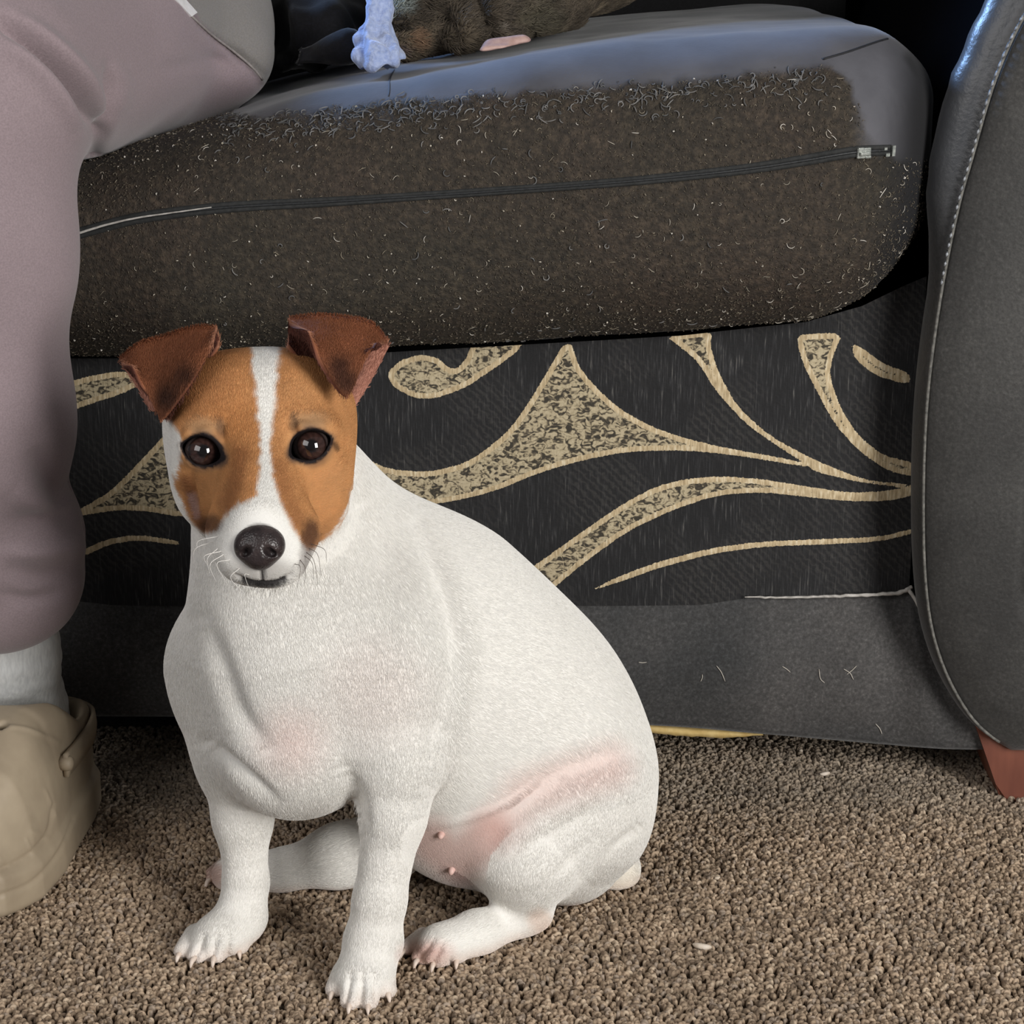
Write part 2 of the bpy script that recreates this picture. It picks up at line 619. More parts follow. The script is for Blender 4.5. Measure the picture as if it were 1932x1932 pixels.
# ------------------------------------------------------------------ seated person: one trouser leg, sock and clog
person = empty('person', (-.33, -.05, 0.0))
tag(person, 'person sitting on the sofa in mauve grey sweatpants, white sock and beige clog', 'person')
legs = LEGS
lo = np.min([p.bounds()[0] for p in legs], 0)-.012; hi = np.max([p.bounds()[1] for p in legs], 0)+.012
gp = Grid(lo, hi, .0023)
for p in legs: gp.apply(p, p.k)
pv, pq = gp.mesh(2)
pn = vnormals(pv, pq)
ppx, ppy = to_px(pv); pfc = ((CAM-pv)*pn).sum(1) > 0
def pfold(poly, width, depth):
    global pv
    d, t = seg_dist(ppx, ppy, spline(poly, 24))
    w = np.exp(-(d/width)**2)*np.sin(np.clip(t, .03, .97)*math.pi)**.6*pfc
    pv = pv-pn*(w*depth)[:, None]
pfold([(-20, 30), (50, 75), (120, 140), (165, 205), (190, 250)], 13, .018)
pfold([(-10, 75), (60, 118), (115, 185), (150, 250)], 20, -.007)
pfold([(20, 30), (100, 90), (165, 160), (200, 235)], 18, -.008)
pfold([(206, 120), (212, 180), (196, 250), (168, 305)], 10, .008)
pfold([(440, 92), (470, 118), (505, 150)], 8, .004)
pfold([(300, 130), (380, 118), (460, 110)], 14, .002)
pfold([(215, 120), (240, 160), (225, 220)], 14, -.002)
pfold([(345, 20), (400, 70), (450, 105), (490, 165)], 7, .003)
pfold([(330, 60), (420, 120), (470, 130)], 20, .003)
pfold([(20, 985), (90, 975), (160, 1005)], 20, .006)
pfold([(0, 1070), (70, 1085), (150, 1070)], 18, .004)
pfold([(10, 1040), (70, 1040), (140, 1030)], 16, -.005)
pfold([(0, 1120), (60, 1130), (120, 1110)], 12, .003)
pfold([(20, 920), (80, 960), (130, 1000)], 26, -.006)
pfold([(60, 840), (90, 900), (120, 960)], 24, .006)
pfold([(70, 560), (60, 700), (80, 820)], 40, -.003)
pv = pv+pn*(value_noise(pv, 18, 6)*.0026)[:, None]
pn = vnormals(pv, pq)
MAUVE = lin((150, 134, 138)); PANEL = lin((134, 130, 126))
sd, _ = seg_dist(ppx, ppy, [(330, -20), (375, 45), (440, 95), (470, 122), (492, 150), (505, 175)])
right = inside(ppx, ppy, [(335, -20), (380, 45), (442, 95), (474, 122), (496, 150), (508, 180), (620, 180), (620, -60), (330, -60)])
pcol = np.where(right[:, None], PANEL, MAUVE)*(1+.05*value_noise(pv, 30, 8)[:, None])
pcol = pcol*(1-.35*sstep(6, 1, sd)*pfc)[:, None]
def mat_trouser():
    t = NT('brushed_jersey'); t.set(Roughness=.9)
    t.b.inputs['Sheen Weight'].default_value = .25
    sp = t.ramp(t.noise(900, 2), [(.3, (.86, .86, .86, 1)), (.7, (1.1, 1.1, 1.1, 1))])
    t.color(t.mix(1.0, t.attr('col').outputs['Color'], sp, 'MULTIPLY'))
    t.bump(t.noise(800, 2), .25, .0008)
    return t.m
tro = mesh_obj('trousers', pv, pq, mat_trouser(), person, col=np.clip(pcol, 0, 1))
TB = bvh_of(pv, pq)
# seam ridge and the small white tag on the pocket
pts = [drop(TB, x, y) for x, y in spline([(360, 30), (400, 66), (442, 97), (472, 123), (494, 150)], 20)]
pts = np.array([h+n*.0004 for h, n in pts if h is not None])
if len(pts) > 4:
    v, f = tube(pts, .0009, 6); mesh_obj('pocket_seam', v, f, mat_plain('mauve_seam', (140, 134, 130), (168, 160, 156)), tro)
tg = []
for (x, y) in ((322, -6), (338, -10), (369, 24), (358, 32)):
    h, n = drop(TB, x, y)
    tg.append((h, n))
if all(h is not None for h, _ in tg):
    a = np.array([h+n*.0015 for h, n in tg]); b = np.array([h-n*.0005 for h, n in tg])
    V = np.vstack([a, b]); F = [(0, 1, 2, 3), (7, 6, 5, 4), (0, 4, 5, 1), (1, 5, 6, 2), (2, 6, 7, 3), (3, 7, 4, 0)]
    o = mesh_obj('pocket_tag', V, F, mat_plain('white_tag', (222, 220, 220), (236, 234, 234), .5), tro, smooth=False)
    o['label'] = 'small white tag on the pocket edge'

# sock (and the foot inside it)
so_p = [pc((-2, 1090, -.050), 82, (10, 1230, -.034), 90, .01), pc((10, 1230, -.034), 92, (20, 1350, -.014), 100, .02), pc((20, 1350, -.014), 92, (12, 1420, -.03), 80, .02)]
lo = np.min([p.bounds()[0] for p in so_p], 0)-.012; hi = np.max([p.bounds()[1] for p in so_p], 0)+.012
gs = Grid(lo, hi, .002)
for p in so_p: gs.apply(p, p.k)
sv_, sq = gs.mesh(2)
sn = vnormals(sv_, sq)
sv_ = sv_+sn*(value_noise(sv_, 40, 3)*.0008+.0003*np.sin(sv_[:, 2]*420+value_noise(sv_, 30, 5)*3))[:, None]
def mat_sock():
    t = NT('ribbed_sock'); t.set(Roughness=.9)
    w = t.noise(1.0, 2, .6, vec_scale(t, 500, 500, 120))
    t.color(t.ramp(w, [(.3, lin4((204, 206, 206))), (.6, lin4((222, 224, 223))), (.8, lin4((232, 234, 233)))]))
    t.bump(w, .4, .001)
    return t.m
mesh_obj('sock', sv_, sq, mat_sock(), person)

# clog: local frame l along the foot (toe forward), w across, z up
toe_tip = G(-135, 1770, 0.0)
hl = np.array([.16, .98, 0]); hl /= np.linalg.norm(hl)      # from the toe back to the heel
wl = np.array([hl[1], -hl[0], 0])                            # towards the right of the picture
CL = .222
def C(l, w, z): return toe_tip+hl*l+wl*w+np.array([0, 0, z])
def halfw(t):
    return np.interp(t, [0, .03, .10, .25, .42, .60, .78, .92, 1.0], [.0, .026, .042, .0535, .0540, .0480, .0440, .0370, .0])
def clog_local(X, Y, Z):
    x = X-toe_tip[0]; y = Y-toe_tip[1]
    return x*hl[0]+y*hl[1]+0*Z, x*wl[0]+y*wl[1]+0*Z, Z+0*X+0*Y
def sole_d(X, Y, Z):
    l, w, z = clog_local(X, Y, Z)
    hw = halfw(l/CL)
    d = np.abs(w)-hw
    d = np.maximum(d*.8, np.maximum(-l, l-CL))
    rise = .010*np.clip((.06-l)/.06, 0, 1)**2
    dz = np.abs(z-.0165-rise)-.0155
    o = np.sqrt(np.maximum(d+.006, 0)**2+np.maximum(dz+.006, 0)**2)+np.minimum(np.maximum(d, dz)+.006, 0)-.006
    return o
def upper_d(X, Y, Z):
    l, w, z = clog_local(X, Y, Z)
    t = l/CL
    top = np.interp(t, [0, .04, .12, .25, .40, .52, .60, .75, .9, 1.0], [.032, .048, .070, .092, .104, .109, .106, .088, .084, .078])
    zz = np.clip((z-.02)/(top-.02), -1, 1.5)
    hw = (halfw(t)-.004)*np.sqrt(np.clip(1-np.interp(t, [0, .5, .62, 1], [.62, .62, .10, .06])*np.clip(zz, 0, 1)**2.6, .05, 1))
    d = (np.abs(w)-hw)*.8
    d = np.maximum(d, np.maximum(.006-l, l-CL+.004))
    dz = np.maximum(z-top, .012-z)*.85
    o = np.sqrt(np.maximum(d+.010, 0)**2+np.maximum(dz+.010, 0)**2)+np.minimum(np.maximum(d, dz)+.010, 0)-.010
    return o
lo = np.minimum(C(-.01, -.07, 0), C(CL, .07, 0)); hi = np.maximum(C(-.01, -.07, 0), C(CL, .07, 0))
lo = np.minimum(lo, np.minimum(C(-.01, .07, 0), C(CL, -.07, 0)))-.01; hi = np.maximum(hi, np.maximum(C(-.01, .07, 0), C(CL, -.07, 0)))+.01
lo[2] = -.006; hi[2] = .125
gk = Grid(lo, hi, .0015)
gk.apply(Func(lo, hi, upper_d), 0, 'add', 0)
gk.apply(Func(lo, hi, sole_d), .004, 'add', 0)
Rf = np.stack([hl, wl, [0, 0, 1]])
gk.apply(Ell(C(.168, 0, .112), (.048, .037, .086), Rf), .006, 'sub')         # opening
for (l, w) in ((.060, -.012), (.082, .012), (.084, -.014), (.088, -.034), (.108, .016), (.110, -.008), (.112, -.030)):
    gk.apply(Cone(C(l, w, .03), .0042, C(l-.02, w, .13), .0042), .0025, 'sub')
for s in (-1, 1):                                                             # strap recess line and rivet
    gk.apply(Cone(C(.112, s*.0515, .054), .0012, C(.124, s*.046, .094), .0012), .003, 'sub')
gk.apply(Func(lo, hi, lambda X, Y, Z: np.abs(np.abs(clog_local(X, Y, Z)[2]-.036)-0)-.0010+np.maximum(0, -(sole_d(X, Y, Z)-.0005))*3+np.maximum(0, upper_d(X, Y, Z)-.002)*0-0.0), .002, 'sub', 0) if False else None
kv, kq = gk.mesh(1)
kn = vnormals(kv, kq)
kx, ky = to_px(kv)
def kline(poly, width, depth):
    global kv
    d, t = seg_dist(kx, ky, spline(poly, 24))
    w = np.exp(-(d/width)**2)*(((CAM-kv)*kn).sum(1) > 0)
    kv = kv-kn*(w*depth)[:, None]
kline([(0, 1370), (50, 1375), (110, 1400)], 4, -.0010)
kline([(0, 1640), (50, 1615), (90, 1570), (100, 1520)], 4, .0012)
kline([(0, 1690), (60, 1665), (110, 1610), (138, 1545)], 4, .0012)
for q in ([(85, 1490), (104, 1535)], [(60, 1570), (90, 1580)], [(50, 1585), (62, 1610)], [(0, 1622), (20, 1630)]):
    kline(q+[q[-1]], 3, -.0007)
M_clog = mat_plain('beige_foam', (158, 143, 122), (174, 159, 136), .55, 40, .05)
clog = mesh_obj('clog', kv, kq, M_clog, person)
clog['label'] = 'beige foam clog'
rb = C(.120, .0475, .069)
v, f = tube(np.array([rb-wl*.004, rb+wl*.001, rb+wl*.0035, rb+wl*.0045]), np.array([.0050, .0052, .0042, .001]), 14)
mesh_obj('strap_rivet', v, f, M_clog, clog)
# heel strap resting round the back of the foot
st = [C(.118, .0475, .068), C(.150, .0445, 0.066), C(.185, .0405, 0.066), C(.208, .0320, 0.066), C(.222, .012, 0.066), C(.222, -.012, 0.066), C(.208, -.0320, 0.066), C(.185, -.0405, 0.066), C(.150, -.0445, 0.066), C(.118, -.0475, .068)]
sp_ = spline(st, 40)
Ts = np.gradient(sp_, axis=0); Ts /= np.linalg.norm(Ts, axis=1, keepdims=True)
V = []
for p_, t_ in zip(sp_, Ts):
    o_ = np.cross(t_, [0, 0, 1.0]); o_ /= np.linalg.norm(o_)
    for a, b in ((-.0016, -.008), (.0012, -.008), (.0020, 0), (.0012, .008), (-.0016, .008), (-.0020, 0)):
        V.append(p_+o_*a+np.array([0, 0, b]))
F = [(i*6+j, i*6+(j+1) % 6, (i+1)*6+(j+1) % 6, (i+1)*6+j) for i in range(39) for j in range(6)]+[tuple(range(6))[::-1], tuple(39*6+j for j in range(6))]
mesh_obj('heel_strap', V, F, M_clog, clog)
# ------------------------------------------------------------------ sofa
sofa = empty('sofa', (-.2, .4, 0))
tag(sofa, 'dark suede sofa with swirl-patterned front panel, rounded right arm and reddish wooden foot', 'sofa')
PY = .05                               # plane of the woven front panel
# height of the loose cushion's top and bottom along its length
XS = [P(x, 400, 0)[0] for x in (-700, -200, 160, 440, 700, 1000, 1300, 1550, 1660, 1740, 1800)]
ZT = [.455, .450, .452, .478, .499, .517, .528, .534, .535, .532, .530]
ZB = [.318, .316, .316, .318, .320, .326, .332, .341, .352, .366, .375]
XR = P(1737, 400, 0.0)[0]+.016


def mat_suede(name, c0, c1, rough=.85, sheen=.4, bump=.2, blot=10):
    t = NT(name); t.set(Roughness=rough)
    t.b.inputs['Sheen Weight'].default_value = sheen
    t.b.inputs['Sheen Roughness'].default_value = .4
    a = t.ramp(t.noise(blot, 4, .6), [(.3, lin4(c0)), (.7, lin4(c1))])
    sp = t.ramp(t.noise(420, 2, .7), [(.35, (.55, .55, .55, 1)), (.6, (1, 1, 1, 1)), (.72, (1.5, 1.5, 1.5, 1))])
    t.color(t.mix(1.0, a, sp, 'MULTIPLY'))
    t.bump(t.noise(520, 3), bump, .001)
    return t.m
M_suede = mat_suede('charcoal_suede', (50, 50, 51), (72, 71, 71))
def mat_arm():
    t = NT('worn_dark_leather')
    t.b.inputs['Sheen Weight'].default_value = .2
    a = t.ramp(t.noise(8, 4, .6), [(.3, lin4((40, 39, 38))), (.7, lin4((66, 65, 63)))])
    sp = t.ramp(t.noise(420, 2, .7), [(.35, (.6, .6, .6, 1)), (.6, (1, 1, 1, 1)), (.72, (1.4, 1.4, 1.4, 1))])
    front = t.mix(1.0, a, sp, 'MULTIPLY')
    b = t.attr('band').outputs['Fac']
    c = t.mix(b, front, lin4((66, 68, 72)))                     # smoother gathered edge, paler to paint in the blue window light
    t.color(t.mix(t.attr('side').outputs['Fac'], c, lin4((16, 16, 18))))  # arm's inner face painted near black in place of its shade
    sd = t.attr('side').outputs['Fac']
    t.l(t.math('ADD', t.math('MULTIPLY_ADD', b, -.28, .62), t.math('MULTIPLY', sd, .4)), t.b.inputs['Roughness'])
    inv = t.math('SUBTRACT', 1.0, sd)
    t.l(t.math('MULTIPLY', inv, .2), t.b.inputs['Sheen Weight']); t.l(t.math('MULTIPLY', inv, .5), t.b.inputs['Specular IOR Level'])
    t.bump(t.noise(300, 3), .35, .001)
    return t.m
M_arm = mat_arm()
M_black = mat_suede('black_cloth', (14, 14, 16), (24, 24, 27), .9, .1)

# woven front panel with the swirl motif (distance to the motif outlines is stored on the weave)
MOTIF = [
    [(1070, 646), (1080, 650), (1090, 687), (1116, 721), (1166, 769), (1228, 804), (1295, 827), (1379, 846), (1463, 860), (1535, 876), (1518, 879), (1407, 860), (1295, 848), (1183, 851), (1099, 867), (1015, 891), (932, 925), (848, 945), (764, 954), (697, 944), (640, 905), (600, 850), (620, 800), (680, 858), (736, 883), (809, 888), (876, 872), (920, 844), (960, 810), (993, 765), (1027, 709), (1060, 652)],
    [(730, 704), (753, 679), (792, 667), (825, 673), (848, 693), (862, 694), (878, 678), (890, 650), (893, 618), (1000, 622), (987, 646), (975, 662), (932, 694), (876, 731), (820, 750), (781, 749), (743, 728)],
    [(1255, 632), (1342, 622), (1340, 654), (1356, 704), (1390, 765), (1451, 821), (1535, 866), (1630, 905), (1726, 915), (1726, 921), (1630, 911), (1535, 888), (1520, 874), (1474, 845), (1407, 799), (1351, 738), (1317, 682), (1284, 654)],
    [(1503, 640), (1512, 630), (1590, 628), (1572, 668), (1564, 709), (1586, 771), (1619, 821), (1664, 858), (1728, 874), (1728, 900), (1675, 888), (1619, 849), (1574, 799), (1541, 738), (1513, 682)],
    [(1605, 648), (1625, 655), (1664, 685), (1716, 704), (1716, 726), (1653, 709), (1613, 678)],
    [(1000, 1070), (1071, 1020), (1127, 981), (1183, 944), (1239, 916), (1295, 902), (1362, 897), (1435, 902), (1518, 916), (1602, 929), (1675, 926), (1728, 914), (1728, 933), (1675, 945), (1602, 945), (1518, 936), (1435, 927), (1351, 933), (1267, 961), (1183, 1000), (1105, 1056), (1040, 1110), (990, 1130), (960, 1110)],
    [(1110, 1113), (1166, 1085), (1239, 1058), (1339, 1033), (1435, 1021), (1546, 1017), (1658, 1013), (1726, 996), (1726, 1005), (1658, 1022), (1546, 1027), (1435, 1031), (1339, 1044), (1239, 1070), (1172, 1094)],
    [(100, 985), (160, 955), (210, 925), (255, 880), (300, 832), (345, 780), (420, 770), (420, 960), (345, 974), (280, 962), (220, 960), (150, 972)],
    [(100, 735), (150, 712), (225, 698), (262, 706), (270, 722), (230, 742), (160, 764), (100, 790)],
    [(150, 1040), (200, 1016), (260, 1006), (340, 1018), (340, 1026), (260, 1016), (205, 1026), (160, 1048)],
]
x0, x1 = P(-400, 900, PY)[0], P(1727, 900, PY)[0]
z0, z1 = P(900, 1140, PY)[2], P(900, 560, PY)[2]
nx, nz = 470, 130
gx, gz = np.meshgrid(np.linspace(x0, x1, nx), np.linspace(z0, z1, nz))
fx, fz = gx.ravel(), gz.ravel()
fz = z0+(fz-z0)/(z1-z0)*(np.interp(fx, XS, ZB)-.004-z0)
sdf = np.full(len(fx), 1.0)
for poly in MOTIF:
    w = np.array([P(a, b, PY) for a, b in chaikin(poly, True, 1)])
    sdf = np.minimum(sdf, poly_sdf(fx, fz, w[:, [0, 2]]))
pyy = PY-.0006*sstep(.0008, -.0008, sdf)-.003*np.sin((fx-x0)/(x1-x0)*math.pi)+.0012*np.sin(fx*23)*np.sin(fz*31)
pf = np.array([[i*nx+j, i*nx+j+1, (i+1)*nx+j+1, (i+1)*nx+j] for i in range(nz-1) for j in range(nx-1)])
def mat_weave():
    t = NT('swirl_weave'); t.set(Roughness=.85)
    t.b.inputs['Sheen Weight'].default_value = .15
    s = t.attr('motif').outputs['Fac']
    wob = t.math('MULTIPLY', t.math('SUBTRACT', t.noise(700, 1), .5), .0016)
    s2 = t.math('ADD', s, wob)
    ins = t.math('LESS_THAN', s2, 0.0)
    core = t.math('LESS_THAN', s2, -.0038)
    # ground: black with fine upright grey threads and a faint herringbone
    streak = t.noise(1.0, 2, .6, vec_scale(t, 900, 900, 60))
    ground = t.ramp(streak, [(.50, lin4((24, 24, 26))), (.64, lin4((46, 46, 48))), (.78, lin4((100, 98, 94)))])
    patch = t.ramp(t.noise(14, 2), [(.46, (0, 0, 0, 1)), (.56, (1, 1, 1, 1))])
    wv = t.n('ShaderNodeTexWave', wave_type='BANDS', bands_direction='DIAGONAL', wave_profile='TRI')
    wv.inputs['Scale'].default_value = 95; wv.inputs['Distortion'].default_value = 5; wv.inputs['Detail Scale'].default_value = 3; wv.inputs['Detail'].default_value = 3
    t.l(t.obj(), wv.inputs['Vector'])
    hb = t.ramp(wv.outputs['Fac'], [(.35, lin4((26, 26, 28))), (.95, lin4((62, 60, 58)))])
    ground = t.mix(t.math('MULTIPLY', patch, .55), ground, hb)
    rim_n = t.noise(1.0, 1, .5, vec_scale(t, 620, 620, 140))
    rim = t.ramp(rim_n, [(.3, lin4((172, 152, 118))), (.55, lin4((204, 184, 148))), (.75, lin4((226, 212, 182)))])
    vo = t.n('ShaderNodeTexNoise'); vo.inputs['Scale'].default_value = 1.0; vo.inputs['Detail'].default_value = 1.5; vo.inputs['Distortion'].default_value = 1.2
    t.l(vec_scale(t, 210, 210, 300), vo.inputs['Vector'])
    core_c = t.ramp(vo.outputs['Fac'], [(.38, lin4((58, 53, 44))), (.46, lin4((108, 98, 80))), (.53, lin4((176, 162, 132))), (.66, lin4((196, 182, 152))), (.74, lin4((150, 138, 112)))])
    c = t.mix(core, rim, core_c)
    t.color(t.mix(ins, ground, c))
    t.bump(t.math('ADD', streak, t.math('MULTIPLY', vo.outputs['Fac'], .8)), .5, .001)
    return t.m
panel = mesh_obj('front_panel', np.stack([fx, pyy, fz], 1), pf, mat_weave(), sofa, attrs={'motif': sdf})
panel['label'] = 'black woven panel with beige swirls'

# frame behind the panel and under the cushion
def boxmesh(lo, hi, bev=.004):
    a = np.array(lo); b = np.array(hi)
    import bmesh
    bm = bmesh.new(); bmesh.ops.create_cube(bm, size=1)
    for v in bm.verts:
        v.co = Vector(((v.co[i]+.5)*(b[i]-a[i])+a[i] for i in range(3)))
    bmesh.ops.bevel(bm, geom=bm.edges[:]+bm.verts[:], offset=bev, segments=2, affect='EDGES')
    V = np.array([v.co[:] for v in bm.verts]); bm.verts.index_update(); F = [tuple(v.index for v in f.verts) for f in bm.faces]
    bm.free()
    return V, F
ARM_X = P(1742, 900, 0)[0]
SX0 = -1.10
v, f = boxmesh((SX0, .066, .05), (ARM_X+.03, .86, .30), .01)
mesh_obj('seat_frame', v, f, M_black, sofa)
v, f = boxmesh((SX0, .56, .305), (ARM_X+.03, .84, .98), .05)
mesh_obj('backrest', v, f, M_black, sofa)

# lower rail of suede, flaring into the arm
top = spline([P(-400, 1122, PY), P(300, 1126, PY), P(900, 1128, PY), P(1300, 1126, PY), P(1560, 1122, PY), P(1690, 1117, PY), P(1722, 1112, PY-.002)], 60)
bot = spline([P(-400, 1350, PY), P(300, 1352, PY), P(900, 1358, PY-.002), P(1240, 1369, PY-.004), P(1430, 1384, PY-.006), P(1640, 1402, PY-.012), P(1780, 1413, .022), P(1906, 1414, .012)], 60)
edge = spline([P(1722, 1112, PY-.002), P(1744, 1175, .040), P(1775, 1250, .032), P(1816, 1325, .022), P(1858, 1378, .016), P(1906, 1414, .012)], 24)
rows = []
for i, t in enumerate(np.linspace(0, 1, 24)):
    # boundary-matched surface between the top line, the bottom line and the flared edge
    q = top*(1-t)+bot*t
    u = np.linspace(0, 1, 60)[:, None]
    end = edge[i]-(top[-1]*(1-t)+bot[-1]*t)
    q = q+end*u**6
    q = q+np.array([0, -.010*math.sin(t*math.pi), 0])*(1-u**8)+np.array([0, .002, 0])*np.sin(u*40+t*3)*math.sin(t*math.pi)
    rows.append(q)
rows.append(rows[-1]+np.array([0, .014, .003])); rows.append(rows[-1]+np.array([0, .03, .004]))
rows = [rows[0]+np.array([0, .02, .004])]+rows
V = np.array(rows).reshape(-1, 3); nr = len(rows)
F = np.array([[i*60+j, (i+1)*60+j, (i+1)*60+j+1, i*60+j+1] for i in range(nr-1) for j in range(59)])
M_rail = mat_suede('grey_suede_rail', (58, 59, 60), (84, 82, 81), .8, .35, .25, 9)
rail = mesh_obj('lower_rail', V, F, M_rail, sofa)
rail['label'] = 'charcoal suede rail below the patterned panel'
RV, RQ = V, F
# a few stray dog hairs on the rail
RB = bvh_of(RV, RQ); rh = []
for (xa, ya, xb, yb, xc, yc) in ((1352, 1256, 1361, 1268, 1368, 1285), (1322, 1285, 1325, 1278, 1325, 1272), (1205, 1249, 1212, 1250, 1220, 1249), (1476, 1257, 1484, 1262, 1491, 1268), (1592, 1262, 1604, 1270, 1610, 1282), (1616, 1256, 1608, 1264, 1598, 1272), (1652, 1365, 1660, 1374, 1664, 1384), (1545, 1262, 1548, 1280, 1556, 1288)):
    q = [drop(RB, *a) for a in ((xa, ya), (xb, yb), (xc, yc))]
    if all(h is not None for h, _ in q):
        rh.append(spline([h+n*.0006 for h, n in q], 6))
M_rh = NT('pale_hair'); M_rh.set(Roughness=.7); M_rh.b.inputs['Base Color'].default_value = lin4((190, 184, 174))
tag(curves_obj('stray_hair', np.array(rh), np.array([.0002, .0003, .0003, .0003, .0003, .00015]), M_rh.m, rail), kind='stuff')
# frayed white seam where the rail meets the panel
sv = []
s_pts = spline([P(1405, 1127, PY-.004), P(1500, 1127, PY-.005), P(1600, 1124, PY-.005), P(1690, 1119, PY-.006), P(1721, 1108, PY-.006)], 40)
s_pts[:, 2] += value_noise(s_pts, 300, 2)*.0006
sv.append(tube(s_pts, np.linspace(.0006, .0018, 40)*(1+.35*value_noise(s_pts, 500, 4)), 6))
s2 = spline([P(1714, 1112, PY-.006), P(1726, 1130, .04), P(1740, 1160, .036), P(1748, 1178, .034)], 14)
sv.append(tube(s2, np.linspace(.0016, .0006, 14), 6))
M_fray = mat_plain('frayed_white_thread', (150, 146, 140), (208, 204, 198))
v, f = join(sv); fr = mesh_obj('frayed_seam', v, f, M_fray, sofa); fr['label'] = 'frayed pale seam along the rail'
# rail side cording towards the arm
v, f = tube(spline([P(1748, 1180, .030), P(1777, 1250, .026), P(1818, 1325, .016), P(1860, 1378, .010), P(1908, 1412, .006)], 40), .0013, 6)
mesh_obj('rail_cord', v, f, mat_plain('grey_cord', (84, 84, 82), (128, 126, 122)), sofa)
# torn underside showing yellow foam and board
tp = spline([P(1150, 1362, PY+.002), P(1225, 1371, PY), P(1300, 1378, PY), P(1370, 1380, PY), P(1440, 1386, PY)], 30)
bt_ = spline([P(1150, 1372, PY+.002), P(1225, 1382, PY), P(1300, 1390, PY), P(1370, 1392, PY), P(1440, 1388, PY)], 30)
bt_[:, 2] += value_noise(bt_, 260, 8)*.0007
V = np.vstack([tp, bt_, bt_+np.array([0, .02, 0]), tp+np.array([0, .02, 0])])
F = [(r*30+j, ((r+1) % 4)*30+j, ((r+1) % 4)*30+j+1, r*30+j+1) for r in range(4) for j in range(29)]+[(0, 90, 60, 30), (29, 59, 89, 119)]
t = mesh_obj('exposed_board', V, F, mat_plain('yellow_foam_board', (196, 164, 98), (226, 200, 138), .8, 120), sofa)
t['label'] = 'strip of yellow board showing below the rail'

